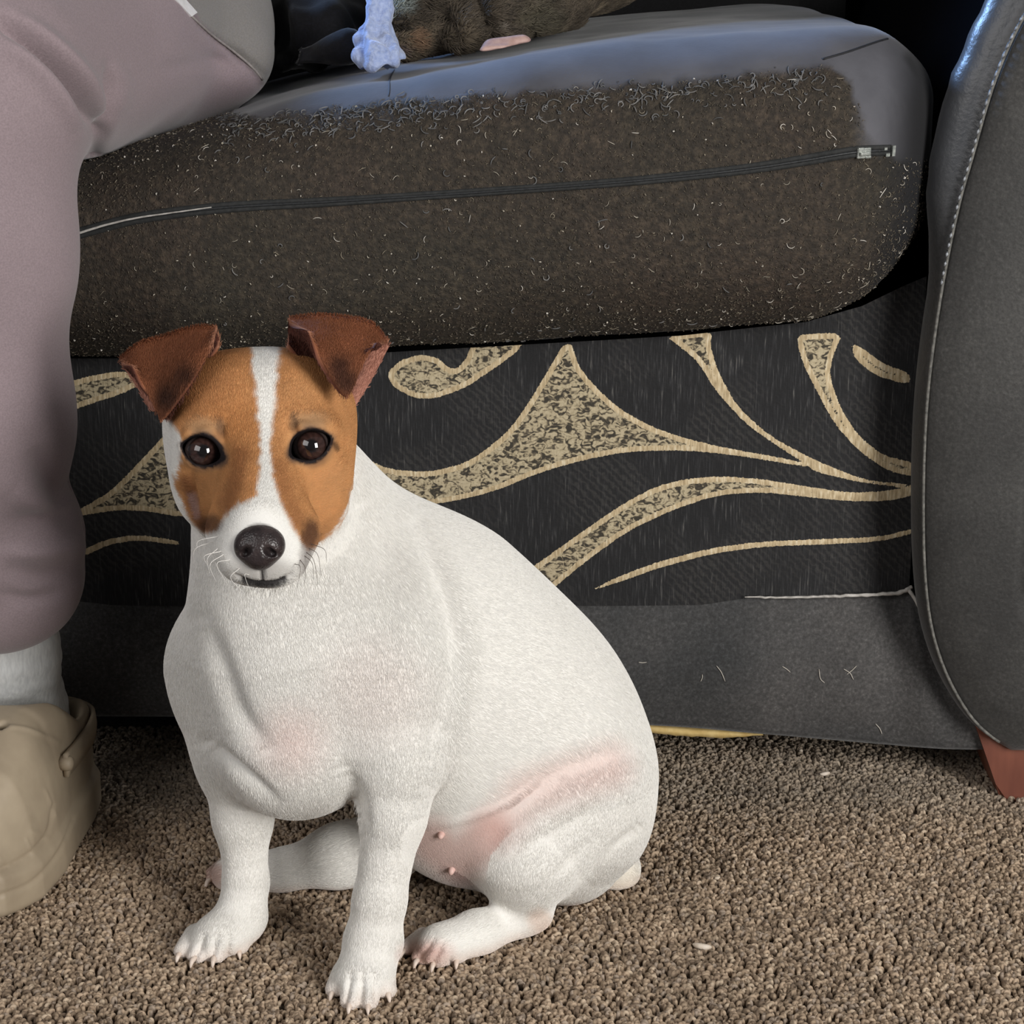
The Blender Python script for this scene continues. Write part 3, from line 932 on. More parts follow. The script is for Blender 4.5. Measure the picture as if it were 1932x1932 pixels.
# arms: a tall rounded roll with a front facing panel
LEFT = [(1912, 1415), (1862, 1382), (1822, 1338), (1782, 1264), (1756, 1180), (1744, 1080), (1741, 950), (1745, 800), (1757, 670), (1780, 520), (1808, 385), (1836, 285), (1866, 180), (1898, 95), (1936, 20), (1985, -60), (2050, -125)]
def make_arm(mirror):
    L = np.array([P(a, b, 0.0) for a, b in LEFT])
    L = spline(L, 60)
    base = L[0]; tp = L[-1]
    R = []
    for u in np.linspace(0, 1, 16)[1:]:
        R.append(tp+np.array([.10*math.sin(u*math.pi/2)+.0, 0, -.06*(1-math.cos(u*math.pi/2))]))
    e = R[-1]
    for u in np.linspace(0, 1, 22)[1:]:
        R.append(np.array([e[0]+.01*math.sin(u*math.pi)-.03*u, 0, e[2]*(1-u)+base[2]*u]))
    O = np.vstack([L, R])
    bot = np.linspace(R[-1], base, 10)[1:-1]
    O = np.vstack([O, bot]); n = len(O)
    # outward direction in the XZ plane
    d = np.roll(O, -1, 0)-np.roll(O, 1, 0); d /= np.linalg.norm(d, axis=1, keepdims=True)+1e-9
    out = np.stack([-d[:, 2], np.zeros(n), d[:, 0]], 1)
    cen = O.mean(0)
    if ((O-cen)*out).sum() < 0: out = -out
    wide = .004+.018*sstep(.36, .46, O[:, 2])            # gathered band shows at the upper roll
    gather = value_noise(O*np.array([1, 0, 1]), 90, 12)*.0014*sstep(.36, .46, O[:, 2])
    rings = []
    def ring(off, y, k=0.0): rings.append(O+out*(off if np.ndim(off) else np.full(n, off))[:, None]+np.array([0, y, 0])+out*(gather*k)[:, None])
    # inner rings of the padded front
    for s, y in ((.02, -.012), (.25, -.0125), (.5, -.012), (.75, -.010), (.92, -.006)):
        mid = np.array([cen[0], 0, 0])
        C_ = np.stack([np.full(n, cen[0]), np.zeros(n), np.clip(O[:, 2], .16, .5)], 1)
        rings.append(C_+(O-C_)*s+np.array([0, y, 0]))
    rings.append(O+np.array([0, -.0015, 0])-out*.002)
    nfront = len(rings)
    rings.append(O+np.array([0, .0015, 0]))
    for a in (.25, .5, .75, 1.0):
        ring(wide*math.sin(a*math.pi/2), .002+.020*(1-math.cos(a*math.pi/2)), 1.0)
    ring(wide-.004, .034, .6); ring(wide*0-.010, .06); ring(wide*0-.012, .30); ring(wide*0-.012, .60); ring(wide*0-.012, .84); ring(-.03+0*wide, .86)
    V = np.vstack(rings); m = len(rings)
    if mirror: V = V*np.array([-1, 1, 1])+np.array([SX0+ARM_X, 0, 0])
    F = [(i*n+j, i*n+(j+1) % n, (i+1)*n+(j+1) % n, (i+1)*n+j) for i in range(m-1) for j in range(n)]
    F.append(tuple(range(n))); F.append(tuple((m-1)*n+j for j in range(n))[::-1])
    if not mirror: F = [q[::-1] for q in F]
    band = sstep(.36, .47, V[:, 2])*(V[:, 1] > -.0002)*(V[:, 1] < .036)
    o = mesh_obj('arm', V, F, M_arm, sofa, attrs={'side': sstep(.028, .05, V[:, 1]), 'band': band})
    seam = O+np.array([0, -.0022, 0]); seam = seam[2:60]
    if mirror: seam = seam*np.array([-1, 1, 1])+np.array([SX0+ARM_X, 0, 0])
    v, f = tube(seam, .0011, 6)
    c = mesh_obj('seam_cord', v, f, mat_plain('arm_seam_cord', (70, 70, 68), (128, 126, 120), .7, 300), o)
    # row of stitches on the upper roll
    st = []
    dd = np.concatenate([[0], np.cumsum(np.linalg.norm(np.diff(seam, axis=0), axis=1))])
    for q in np.arange(.0, dd[-1]-.006, .0062):
        p0 = np.array([np.interp(q, dd, seam[:, k]) for k in range(3)]); p1 = np.array([np.interp(q+.0042, dd, seam[:, k]) for k in range(3)])
        if p0[2] < .37: continue
        st.append(tube(np.array([p0, (p0+p1)/2+np.array([0, -.0012, 0]), p1])+np.array([-.0012 if not mirror else .0012, -.0006, 0]), np.array([.0005, .0009, .0005]), 5))
    v, f = join(st)
    s = mesh_obj('stitching', v, f, mat_plain('pale_stitching', (120, 124, 130), (176, 180, 186), .6, 300), o)
    s['kind'] = 'stuff'
    return o
arm = make_arm(False)
make_arm(True)

# tapered wooden feet
def make_foot(x, y, flip=1):
    zt = .062
    a = P(1831, 1415, .012); b = G(1887, 1508, 0)
    dx = (b[0]-a[0])
    T = np.array([(a[0], .012), (a[0]+.085, .012), (a[0]+.085, .09), (a[0], .09)])
    B = np.array([(b[0], .006), (b[0]+.05, .006), (b[0]+.05, .06), (b[0], .06)])
    import bmesh
    bm = bmesh.new()
    V = []
    for u in np.linspace(0, 1, 6):
        q = T*(1-u)+B*u
        for k in q: V.append(bm.verts.new((k[0], k[1], zt*(1-u)+.0005*u)))
    for i in range(5):
        for j in range(4):
            bm.faces.new((V[i*4+j], V[(i+1)*4+j], V[(i+1)*4+(j+1) % 4], V[i*4+(j+1) % 4]))
    bm.faces.new(V[:4]); bm.faces.new(V[-4:][::-1])
    ed = [e for e in bm.edges if abs(e.verts[0].co.z-e.verts[1].co.z) > .005]
    bmesh.ops.bevel(bm, geom=ed, offset=.004, segments=3, affect='EDGES')
    bmesh.ops.recalc_face_normals(bm, faces=bm.faces[:])
    bm.verts.index_update()
    VV = np.array([v.co[:] for v in bm.verts]); FF = [tuple(v.index for v in f.verts) for f in bm.faces]
    bm.free()
    VV[:, 0] = (VV[:, 0]-a[0])*flip+x; VV[:, 1] += y
    return VV, [q if flip > 0 else q[::-1] for q in FF]
tw = NT('red_brown_wood'); tw.set(Roughness=.38)
tw.color(tw.ramp(tw.noise(1, 4, .6, vec_scale(tw, 30, 30, 8)), [(.3, lin4((100, 54, 40))), (.7, lin4((138, 82, 62)))]))
ax_ = P(1831, 1415, .012)[0]
for x, y, fl in ((ax_, 0, 1), (SX0-.02, 0, -1), (ax_, .68, 1), (SX0-.02, .68, -1)):
    v, f = make_foot(x, y, fl)
    mesh_obj('foot', v, f, tw.m, sofa, smooth=False)

# ------------------------------------------------------------------ loose seat cushion
cush = empty('seat_cushion', (-.2, .25, .33))
tag(cush, 'thick sofa seat cushion with fuzzy brown zipped front and smooth grey top', 'cushion')
def cush_d(X, Y, Z):
    zt = np.interp(X, XS, ZT); zb = np.interp(X, XS, ZB)
    zc = (zt+zb)/2; hh = (zt-zb)/2
    zz = (Z-zc)/hh*.09
    bul = .030*np.clip(1-(zz/.1)**2, 0, 1)
    cx, cy = XR-.47, .262
    # plan outline with well rounded corners, then rounded top and bottom edges
    R_ = .085
    qx = np.abs(X-cx)-(.47-R_); qy = np.abs(Y-cy+0*X)-(.262-R_)-np.where(Y < cy, bul, 0)*.6
    d2 = np.sqrt(np.maximum(qx, 0)**2+np.maximum(qy, 0)**2)+np.minimum(np.maximum(qx, qy), 0)-R_
    rad = .054
    a = d2+rad; b = np.abs(zz)-(.09-rad)
    d = np.sqrt(np.maximum(a, 0)**2+np.maximum(b, 0)**2)+np.minimum(np.maximum(a, b), 0)-rad
    return d
lo = np.array([XR-.97, -.06, .28]); hi = np.array([XR+.03, .56, .58])
gc = Grid(lo, hi, .004)
gc.apply(Func(lo, hi, cush_d), .0, 'add')
gc.apply(Func(lo, hi, lambda X, Y, Z: legs_d(X, Y, Z)-.0015), .004, 'sub')      # dented under the sitter's thigh
cv, cq = gc.mesh(2)
cn = vnormals(cv, cq)
cv = cv+cn*(value_noise(cv, 14, 2)*.0030+value_noise(cv, 40, 3)*.0008)[:, None]
CB = bvh_of(cv, cq)
cx_, cy_ = to_px(cv); cf = ((CAM-cv)*cn).sum(1) > 0
# fuzzy felt front: below a ragged line along the top edge
BX = [-200, 160, 300, 420, 480, 700, 1000, 1300, 1480, 1560, 1600, 1640, 1690, 1760]
BYY = [300, 285, 232, 214, 222, 196, 172, 152, 136, 122, 150, 260, 300, 300]
bl = np.interp(cx_, BX, BYY)
felt = np.where(cf & (cv[:, 1] < .16), sstep(-9, 9, cy_-bl+value_noise(cv, 120, 4)*9), 0)
corner = sstep(1600, 1660, cx_)*sstep(300, 270, cy_)
felt = felt*(1-corner*.8)
side_shade = np.maximum(sstep(.35, .8, cn[:, 0]), sstep(-6, 26, cx_-np.interp(cy_, [40, 60, 80, 110, 160, 250, 400], [1810, 1765, 1700, 1690, 1712, 1730, 1740]))*(cy_ < 330)*cf)  # right end of the cushion, where shade is painted in as near black
def mat_cushion():
    t = NT('cushion_cover'); t.set(Roughness=.8)
    t.b.inputs['Sheen Weight'].default_value = .5; t.b.inputs['Sheen Roughness'].default_value = .35
    fl = t.attr('felt').outputs['Fac']
    suede = t.ramp(t.noise(16, 4), [(.3, lin4((74, 74, 80))), (.7, lin4((98, 98, 104)))])
    f1 = t.ramp(t.noise(230, 3, .7), [(.25, lin4((28, 25, 21))), (.5, lin4((52, 46, 39))), (.75, lin4((80, 71, 60)))])
    f2 = t.ramp(t.noise(7, 3), [(.35, (.80, .84, .76, 1)), (.65, (1.15, 1.04, 1.0, 1))])
    f3 = t.mix(1.0, f1, f2, 'MULTIPLY')
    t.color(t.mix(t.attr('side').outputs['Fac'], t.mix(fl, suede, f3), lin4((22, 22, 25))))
    t.l(t.math('MULTIPLY_ADD', fl, -.13, .15), t.b.inputs['Sheen Weight'])
    h = t.math('MULTIPLY', t.noise(420, 3, .7), t.math('MULTIPLY_ADD', fl, .9, .1))
    t.bump(h, .8, .002)
    return t.m
cover = mesh_obj('cover', cv, cq, mat_cushion(), cush, attrs={'felt': felt, 'side': side_shade})
# hairs, lint and pills clinging to the felt
r = np.random.default_rng(11)
def cling(n, L0, L1, rad, cols, sel, lift=.0012, K=5, curl=2.0, w=None):
    pts = []; cc = []
    A = (cq[:, 0])
    pool = np.where(sel)[0]
    pw = None if w is None else w[pool]/w[pool].sum()
    pick = r.choice(pool, n, p=pw)
    p = cv[pick]+r.normal(0, .0018, (n, 3)); nn = cn[pick]
    d = r.normal(0, 1, (n, 3)); d -= nn*(d*nn).sum(1, keepdims=True); d /= np.linalg.norm(d, axis=1, keepdims=True)
    b = np.cross(nn, d)
    L = r.uniform(L0, L1, n); cu = r.normal(0, curl, n)
    p = p-nn*((p-cv[pick])*nn).sum(1, keepdims=True)
    out = []; q = p.copy(); a = np.zeros(n)
    for k in range(K):
        out.append(q+nn*(lift*(.35+.65*math.sin(math.pi*k/(K-1))))[..., None] if False else q+nn*(lift*(.3+.7*math.sin(math.pi*k/(K-1)))))
        a = a+cu/(K-1)
        q = q+(d*np.cos(a)[:, None]+b*np.sin(a)[:, None])*(L/(K-1))[:, None]
    c = np.array([lin(x) for x in cols])[r.integers(0, len(cols), n)]*r.uniform(.7, 1.1, (n, 1))
    return np.stack(out, 1), c
vis = cf & (felt > .6)
PALE = [(176, 168, 152), (198, 190, 176), (150, 140, 122), (222, 216, 206)]
DUST = [(88, 80, 68), (104, 96, 82), (70, 62, 54), (120, 110, 94)]
edge_w = np.exp(-((cy_-bl-22)/26)**2)+.02
M_lint = NT('lint'); M_lint.set(Roughness=.8); M_lint.color(M_lint.attr('col').outputs['Color'])
hp = [cling(420, .002, .006, .00028, PALE, vis, .0008), cling(420, .0010, .0020, .0005, PALE, vis, .0010, 5, 3.5),
      cling(16000, .0008, .0022, .0003, DUST, vis, .0007, 5, 2.0),
      cling(520, .003, .0085, .0004, [(104, 104, 104), (124, 122, 120), (90, 90, 90)], cf & (felt > .35) & (cx_ > 420) & (cx_ < 1570), .0010, 5, 2.6, edge_w),
      cling(60, .003, .008, .0003, PALE, cf & (felt > .5) & (cx_ > 1450), .001)]
hr = [.00018, .00036, .00018, .00036, .00022]
hair = curves_obj('clinging_hair', np.concatenate([a for a, _ in hp]), np.concatenate([np.tile(np.array([.6, 1, 1, 1, .5])*x, (len(a), 1)) for (a, _), x in zip(hp, hr)]), M_lint.m, cover, np.concatenate([c for _, c in hp]))
tag(hair, 'pale pet hairs and lint clinging to the felt', kind='stuff')

# zipper across the front
def on_cushion(pts, n, lift):
    out = []
    for x, y in spline([(a, b) for a, b in pts], n):
        h, nn = drop(CB, x, y)
        if h is not None: out.append((h+nn*lift, nn))
    return np.array([a for a, _ in out]), np.array([b for _, b in out])
zl = [(60, 462), (150, 440), (260, 412), (420, 392), (600, 382), (760, 372), (1000, 356), (1200, 341), (1400, 320), (1520, 302), (1610, 287), (1680, 283)]
zp, zn = on_cushion(zl, 90, .0006)
def strip(p, n, w, lift, prof):
    T = np.gradient(p, axis=0); T /= np.linalg.norm(T, axis=1, keepdims=True)
    B = np.cross(n, T)
    rows = [p+B*(w*a)[:, None]+n*(lift*h) for a, h in prof] if np.ndim(w) else [p+B*w*a+n*lift*h for a, h in prof]
    V = np.stack(rows, 1); k = len(prof); m = len(p)
    F = np.array([[i*k+j, i*k+j+1, (i+1)*k+j+1, (i+1)*k+j] for i in range(m-1) for j in range(k-1)])
    return V.reshape(-1, 3), F
zip_ = mesh_obj('zipper_tape', *strip(zp, zn, 0.0033+.0005*np.sin(np.linspace(0, 9, len(zp))), .0010, [(-1, -.8), (-.85, 1), (-.25, 1.2), (-.12, .1), (.12, .1), (.25, 1.2), (.85, 1), (1, -.8)]), mat_plain('black_zip_tape', (26, 28, 28), (46, 47, 47), .8, 300), cush)
v, f = tube(zp+zn*.0006, .0010, 6); mesh_obj('zip_coil', v, f, mat_plain('dark_zip_coil', (20, 22, 24), (44, 46, 48), .5, 800), zip_)
cp, cn2 = on_cushion([(146, 441), (200, 425), (262, 411), (330, 401), (400, 391)], 24, .0022)
v, f = tube(cp, np.linspace(.0009, .0004, len(cp)), 6); mesh_obj('loose_thread', v, f, M_fray, cush)
# slider and end stops
sl_p, sl_n = on_cushion([(1604, 289), (1680, 283)], 8, .002)
sm = mat_plain('zip_metal', (150, 156, 152), (206, 210, 204), .35, 500, .1, .7)
T = sl_p[-1]-sl_p[0]; T /= np.linalg.norm(T); Nn = sl_n[2]; Bb = np.cross(Nn, T)
def obox(c, half):
    V = np.array([c+T*half[0]*a+Bb*half[1]*b+Nn*half[2]*d for a in (-1, 1) for b in (-1, 1) for d in (-1, 1)])
    return V, [(0, 1, 3, 2), (4, 6, 7, 5), (0, 4, 5, 1), (2, 3, 7, 6), (0, 2, 6, 4), (1, 5, 7, 3)]
c0 = sl_p[0]*.72+sl_p[-1]*.28+Nn*.001
v, f = join([obox(c0, (.0050, .0034, .0012)), obox(c0+Nn*.002, (.0038, .0012, .0016)), obox(c0-T*.0025+Bb*.002, (.0022, .0018, .0018)), obox(c0+T*.0030-Bb*.0026+Nn*.0006, (.0022, .0010, .0012))])
so = mesh_obj('zipper_slider', v, f, sm, zip_, smooth=False)
m = so.modifiers.new('soften', 'BEVEL'); m.width = .0006; m.segments = 2
c1 = sl_p[-1]+Nn*.0008
v, f = join([obox(c1, (.0011, .0034, .0012)), obox(c1-T*.0042-Bb*.0024, (.0014, .0010, .0010)), obox(c1-T*.006+Bb*.0016, (.0010, .0008, .0008))])
so = mesh_obj('zipper_stop', v, f, sm, zip_, smooth=False)
# piping seam on the top right corner and the worn slit on the top
p, n = on_cushion([(1552, 112), (1600, 98), (1680, 72), (1760, 60), (1830, 56)], 30, .0)
if len(p) > 4:
    v, f = tube(p, .0009, 6); mesh_obj('corner_seam', v, f, mat_plain('dark_seam', (18, 18, 22), (32, 32, 36)), cush)
p, n = on_cushion([(744, 132), (736, 150), (735, 170), (733, 182)], 14, .0)
if len(p) > 4:
    v, f = tube(p, .0005, 5); mesh_obj('top_crease', v, f, mat_plain('dark_crease', (40, 42, 48), (56, 58, 64)), cush)
# ------------------------------------------------------------------ the white and tan terrier
dog = empty('dog', (0.0, -0.18, 0.0))
tag(dog, 'white short-coated terrier with tan face patches and folded ears, sitting on the carpet', 'dog')

def D(px, py, Y): return P(px, py, Y)
BONES = []          # (a, b, ra, rb) for the lie of the coat
def cone(a, ra, b, rb, k=.012, flow=True, reg=None):
    A = D(*a) if len(a) == 3 else np.asarray(a[0]); B = D(*b) if len(b) == 3 else np.asarray(b[0])
    p = Cone(A, ra*m_per_px(A), B, rb*m_per_px(B))
    p.k = k; p.op = 'add'; p.flow = flow; p.reg = reg
    return p
def ell(c, r, k=.012, up=0, right=0, roll=0, op='add', reg=None, dir=None):
    C = D(*c); s = m_per_px(C)
    p = Ell(C, np.array(r)*s, rot_axes(CAMR, up, right, roll), dir)
    p.k = k; p.op = op; p.flow = dir is not None; p.reg = reg
    return p

torso = [
    cone((545, 1160, -.195), 160, (560, 1385, -.205), 160, .02),           # breast
    ell((430, 1265, -.170), (110, 150, 120), .022, roll=4, dir=(0, .2, -1)),   # far shoulder
    cone((440, 1260, -.165), 108, (447, 1430, -.185), 72, .018),
    ell((715, 1245, -.205), (125, 190, 120), .026, roll=-4, dir=(0, .2, -1)),  # near shoulder
    cone((735, 1270, -.210), 112, (752, 1440, -.228), 70, .018),
    cone((520, 960, -.185), 160, (565, 1190, -.185), 205, .02),            # neck
    cone((555, 900, -.165), 118, (765, 1150, -.145), 165, .025),           # nape into withers
    ell((805, 1225, -.150), (262, 250, 215), .03, roll=-36, dir=(.75, .45, -.35)),  # ribs
    ell((925, 1375, -.140), (268, 275, 215), .03, roll=-40, dir=(.75, .3, -.5)),    # loin
    ell((1035, 1470, -.135), (198, 205, 185), .03, dir=(.6, .2, -.7)),     # rump
    ell((860, 1555, -.165), (118, 98, 90), .025, roll=-25, dir=(.6, .2, -.4)),      # belly
    # near hind leg
    cone((1085, 1480, -.160), 132, (1005, 1605, -.190), 98, .022),
    cone((1100, 1560, -.150), 110, (1075, 1610, -.150), 92, .02),
    cone((985, 1630, -.198), 72, (992, 1716, -.196), 42, .014),
    cone((1008, 1728, -.190), 30, (900, 1762, -.216), 41, .010),
    cone((900, 1762, -.216), 41, (830, 1785, -.232), 43, .008),
    # far hind leg
    cone((740, 1590, -.140), 68, (640, 1615, -.137), 56, .012),
    cone((640, 1615, -.137), 56, (530, 1643, -.136), 38, .010),
    cone((530, 1643, -.136), 37, (430, 1651, -.137), 30, .008),
    # tail
    cone((1070, 1622, -.115), 68, (1160, 1640, -.126), 49, .010),
    # far fore leg
    cone((450, 1420, -.185), 74, (458, 1540, -.190), 52, .014),
    cone((458, 1540, -.190), 52, (464, 1665, -.196), 38, .010),
    cone((464, 1665, -.196), 39, (458, 1725, -.203), 42, .008),
    cone((452, 1735, -.205), 44, (412, 1766, -.220), 42, .010),
    ell((415, 1768, -.216), (62, 38, 54), .008, roll=14, dir=(-.4, -.8, -.3)),
    # near fore leg
    cone((750, 1430, -.228), 76, (742, 1540, -.236), 57, .014),
    cone((742, 1540, -.236), 57, (716, 1700, -.247), 46, .010),
    cone((716, 1700, -.247), 46, (704, 1775, -.252), 49, .008),
    cone((704, 1780, -.252), 50, (686, 1838, -.266), 46, .010),
    ell((684, 1842, -.266), (58, 40, 54), .008, roll=8, dir=(-.1, -.9, -.3)),
]
def toe(tip, knuckle, r, z0=.0055):
    """tip and knuckle pixels; the tip rests on the carpet"""
    a = G(tip[0], tip[1]-r*.8, z0)
    k = knuckle
    b = D(k[0], k[1], a[1]+.016)
    s = m_per_px(a)
    p = Cone(b, r*1.05*s, a, r*.82*s); p.k = .0022; p.op = 'add'; p.flow = True; p.reg = 'toe'
    return p
TOES = [
    ((633, 1888), (652, 1836), 25), ((662, 1912), (670, 1838), 26), ((695, 1912), (696, 1838), 26), ((729, 1890), (718, 1836), 25),
    ((346, 1814), (370, 1766), 23), ((372, 1824), (394, 1766), 24), ((408, 1824), (420, 1768), 25), ((450, 1808), (446, 1766), 24),
    ((770, 1808), (800, 1772), 22), ((793, 1826), (816, 1782), 22), ((824, 1831), (842, 1788), 22), ((864, 1822), (870, 1790), 18),
    ((402, 1672), (430, 1640), 17), ((400, 1660), (425, 1632), 15),
]
toes = [toe(*t) for t in TOES]
claws_at = [(p.b, p.b-p.a) for p in toes[:13]]

EYE_L = D(383, 851, -.2555); EYE_R = D(587, 841, -.2555)
def headset():
    h = [
        ell((490, 800, -.215), (160, 124, 150), .02, right=8),                     # skull
        ell((428, 762, -.215), (104, 90, 110), .02), ell((552, 760, -.215), (106, 90, 110), .02),
        ell((412, 868, -.222), (86, 112, 100), .02, roll=-14), ell((570, 866, -.222), (88, 114, 100), .02, roll=14),
        ell((428, 940, -.226), (70, 60, 80), .018), ell((560, 945, -.226), (76, 66, 80), .018),
        cone((489, 900, -.252), 88, (490, 1012, -.300), 72, .018, reg='muzzle'),     # bridge
        cone((495, 850, -.250), 68, (492, 985, -.304), 46, .014),
        cone((450, 1002, -.278), 62, (464, 1046, -.304), 56, .009), cone((538, 1002, -.278), 66, (522, 1048, -.304), 60, .009),   # flews
        ell((496, 1070, -.292), (56, 34, 56), .007),                                 # chin
        ell((380, 808, -.2480), (48, 26, 36), .012, roll=14), ell((590, 800, -.2480), (50, 26, 36), .012, roll=-14),  # brows
        ell((381, 884, -.2440), (50, 28, 40), .012), ell((592, 876, -.2440), (50, 28, 40), .012),
    ]
    return h
head = headset()

H_ = .00150
allp = torso+toes+head
lo = np.min([p.bounds()[0] for p in allp], 0)-.012; hi = np.max([p.bounds()[1] for p in allp], 0)+.012
lo[2] = -.004
g = Grid(lo, hi, H_)
for p in torso: g.apply(p, p.k)
for p in toes: g.apply(p, p.k)
for p in head: g.apply(p, p.k)
# eyelids: a lid mound round each eye, then an almond opening
EYES = ((EYE_L, -17.0, 1), (EYE_R, 24.0, -1))
def almond(u, v):
    """signed measure of the lid opening in pixels (inside < 0)"""
    up = 27.0*(1-np.clip(np.abs(u)/41, 0, 1.4)**2.3); lw = -26.0*(1-np.clip(np.abs(u)/43, 0, 1.4)**2.2)
    return np.maximum(v-up, lw-v)
def eye_uv(x, y, ex, ey, roll):
    c, s_ = math.cos(math.radians(roll)), math.sin(math.radians(roll))
    dx, dy = x-ex, ey-y
    return dx*c+dy*s_, -dx*s_+dy*c
def eye(C, roll, sx):
    s = m_per_px(C)
    lid = Ell(C+FW*.0012, np.array([47, 40, 40])*s, rot_axes(CAMR, 0, 0, roll))
    g.apply(lid, .006)
    # overhanging upper lid
    ax = math.radians(roll)
    A = C-FW*.0068+(RT*math.cos(ax)+UP*math.sin(ax))*(-30*s)+(UP*math.cos(ax)-RT*math.sin(ax))*24*s
    B = C-FW*.0068+(RT*math.cos(ax)+UP*math.sin(ax))*(30*s)+(UP*math.cos(ax)-RT*math.sin(ax))*24*s
    M = C-FW*.0092+(UP*math.cos(ax)-RT*math.sin(ax))*33*s
    g.apply(Cone(A, .0022, M, .0026), .004); g.apply(Cone(M, .0026, B, .0022), .004)
    def fn(X, Y, Z):
        x = (X-C[0])/s; y = ((Y-C[1])*UP[1]+(Z-C[2])*UP[2])/s; d = ((Y-C[1])*FW[1]+(Z-C[2])*FW[2])
        c, s_ = math.cos(ax), math.sin(ax)
        return np.maximum(almond(x*c+y*s_, -x*s_+y*c)*s*.85, d-.007)
    r_ = np.array([.016]*3)
    g.apply(Func(C-r_, C+r_, fn), .0012, 'sub', 0)
for E in EYES: eye(*E)
# grooves: mouth line and philtrum
def groove(pts, r):
    for a, b in zip(pts[:-1], pts[1:]):
        g.apply(Cone(a, r, b, r), .0025, 'sub')
# trunk rests on the carpet
z = g.ax[2][None, None, :]
g.f = -smin(-g.f, z-.0025+np.zeros_like(g.f), .004)
g.f = g.f.astype(np.float32)
dv, dq = g.mesh(2)
# drop stray islands: keep quads as they are (the body is one surface)
dn = vnormals(dv, dq)
px, py = to_px(dv)
facing = ((CAM-dv)*dn).sum(1) > 0

# soft creases and swellings (real relief): a line across the coat, its width in px and depth in m
def crease(poly, width, depth, ymin=-9, ymax=9):
    global dv
    d, t = seg_dist(px, py, spline(poly, 24))
    w = np.exp(-(d/width)**2)*np.sin(np.clip(t, .04, .96)*math.pi)**.5
    w = w*facing*(dv[:, 1] > ymin)*(dv[:, 1] < ymax)
    dv = dv-dn*(w*depth)[:, None]
crease([(775, 985), (815, 1070), (850, 1180), (848, 1290), (822, 1390), (806, 1480)], 20, .0030)     # behind the shoulder
crease([(815, 1000), (860, 1090), (885, 1200), (880, 1300), (850, 1400)], 24, -.0012)
crease([(1180, 1415), (1080, 1450), (1000, 1500), (945, 1560), (925, 1625)], 26, .0034)               # fold of the groin
crease([(1010, 1480), (950, 1520), (880, 1545), (815, 1560)], 9, -.0018)                              # flank skin fold
crease([(1120, 1500), (1020, 1560), (960, 1600)], 16, -.0022)
crease([(385, 1170), (420, 1260), (450, 1340), (500, 1410)], 22, .0042)                               # far shoulder against breast
crease([(395, 1400), (450, 1450), (520, 1510)], 15, .0050)
crease([(655, 1450), (672, 1500), (690, 1570)], 16, .0034)                                            # near arm against breast
crease([(655, 905), (690, 985), (760, 1080)], 18, .0016)
crease([(1120, 1580), (1060, 1640), (1010, 1690)], 12, .0014)
crease([(1205, 1560), (1160, 1600), (1110, 1660)], 10, .0022)
crease([(446, 1086), (470, 1099), (495, 1102), (523, 1099), (548, 1085)], 4.5, .0030)                 # mouth
crease([(493, 1066), (495, 1096)], 4, .0022)
crease([(362, 890), (370, 930), (378, 975)], 7, .0016)
crease([(425, 790), (418, 815), (425, 850)], 8, .0014)
crease([(548, 790), (556, 815), (548, 850)], 8, .0014)
for a in ([(646, 1912), (656, 1872), (662, 1838)], [(678, 1918), (682, 1876), (684, 1838)], [(713, 1908), (708, 1872), (706, 1838)],
          [(357, 1826), (374, 1796), (386, 1764)], [(388, 1830), (402, 1798), (410, 1766)], [(428, 1826), (432, 1794), (434, 1766)],
          [(782, 1822), (802, 1796), (818, 1774)], [(808, 1832), (826, 1802), (836, 1784)], [(845, 1832), (856, 1806)]):
    crease(a, 5.5, .0026)
dn = vnormals(dv, dq)

# ---- coat colour, laid out in the head's own front plane and on the body
hx, hy = px, py
def region_d(prims):
    r = np.full(len(dv), 9.0)
    for p in prims:
        r = np.minimum(r, p.d(dv[:, 0], dv[:, 1], dv[:, 2]))
    return r
d_head = region_d(head); d_body = region_d(torso+toes)
is_head = sstep(.004, -.002, d_head-d_body)*(hy < 1125)
WHITE = lin((238, 236, 231)); TAN = lin((198, 144, 94)); TAN_D = lin((150, 96, 60)); DARK = lin((62, 46, 40)); PINK = lin((226, 178, 168)); SKIN = lin((205, 160, 148))
left_patch = chaikin([(474, 640), (477, 700), (482, 750), (488, 800), (492, 850), (490, 900), (484, 938), (455, 952), (428, 970), (408, 1000), (388, 1008), (362, 985), (345, 950), (330, 915), (340, 880), (345, 830), (318, 790), (280, 780), (270, 640), (330, 580), (474, 580)])
right_patch = chaikin([(528, 640), (525, 700), (522, 750), (516, 795), (509, 830), (512, 880), (522, 930), (535, 960), (549, 990), (566, 1022), (580, 1040), (604, 1032), (640, 990), (662, 945), (680, 880), (710, 800), (740, 700), (690, 580), (528, 580)])
jit = value_noise(dv, 420, 9)*4+value_noise(dv, 160, 10)*3
def paint(col, mask, c):
    m = np.clip(mask, 0, 1)[:, None]
    return col*(1-m)+np.asarray(c)*m
def spot(x, y, r, s=.5): return sstep(1, s, np.hypot(hx-x, hy-y)/r)
col = np.tile(WHITE, (len(dv), 1))
n1 = value_noise(dv, 60, 3)
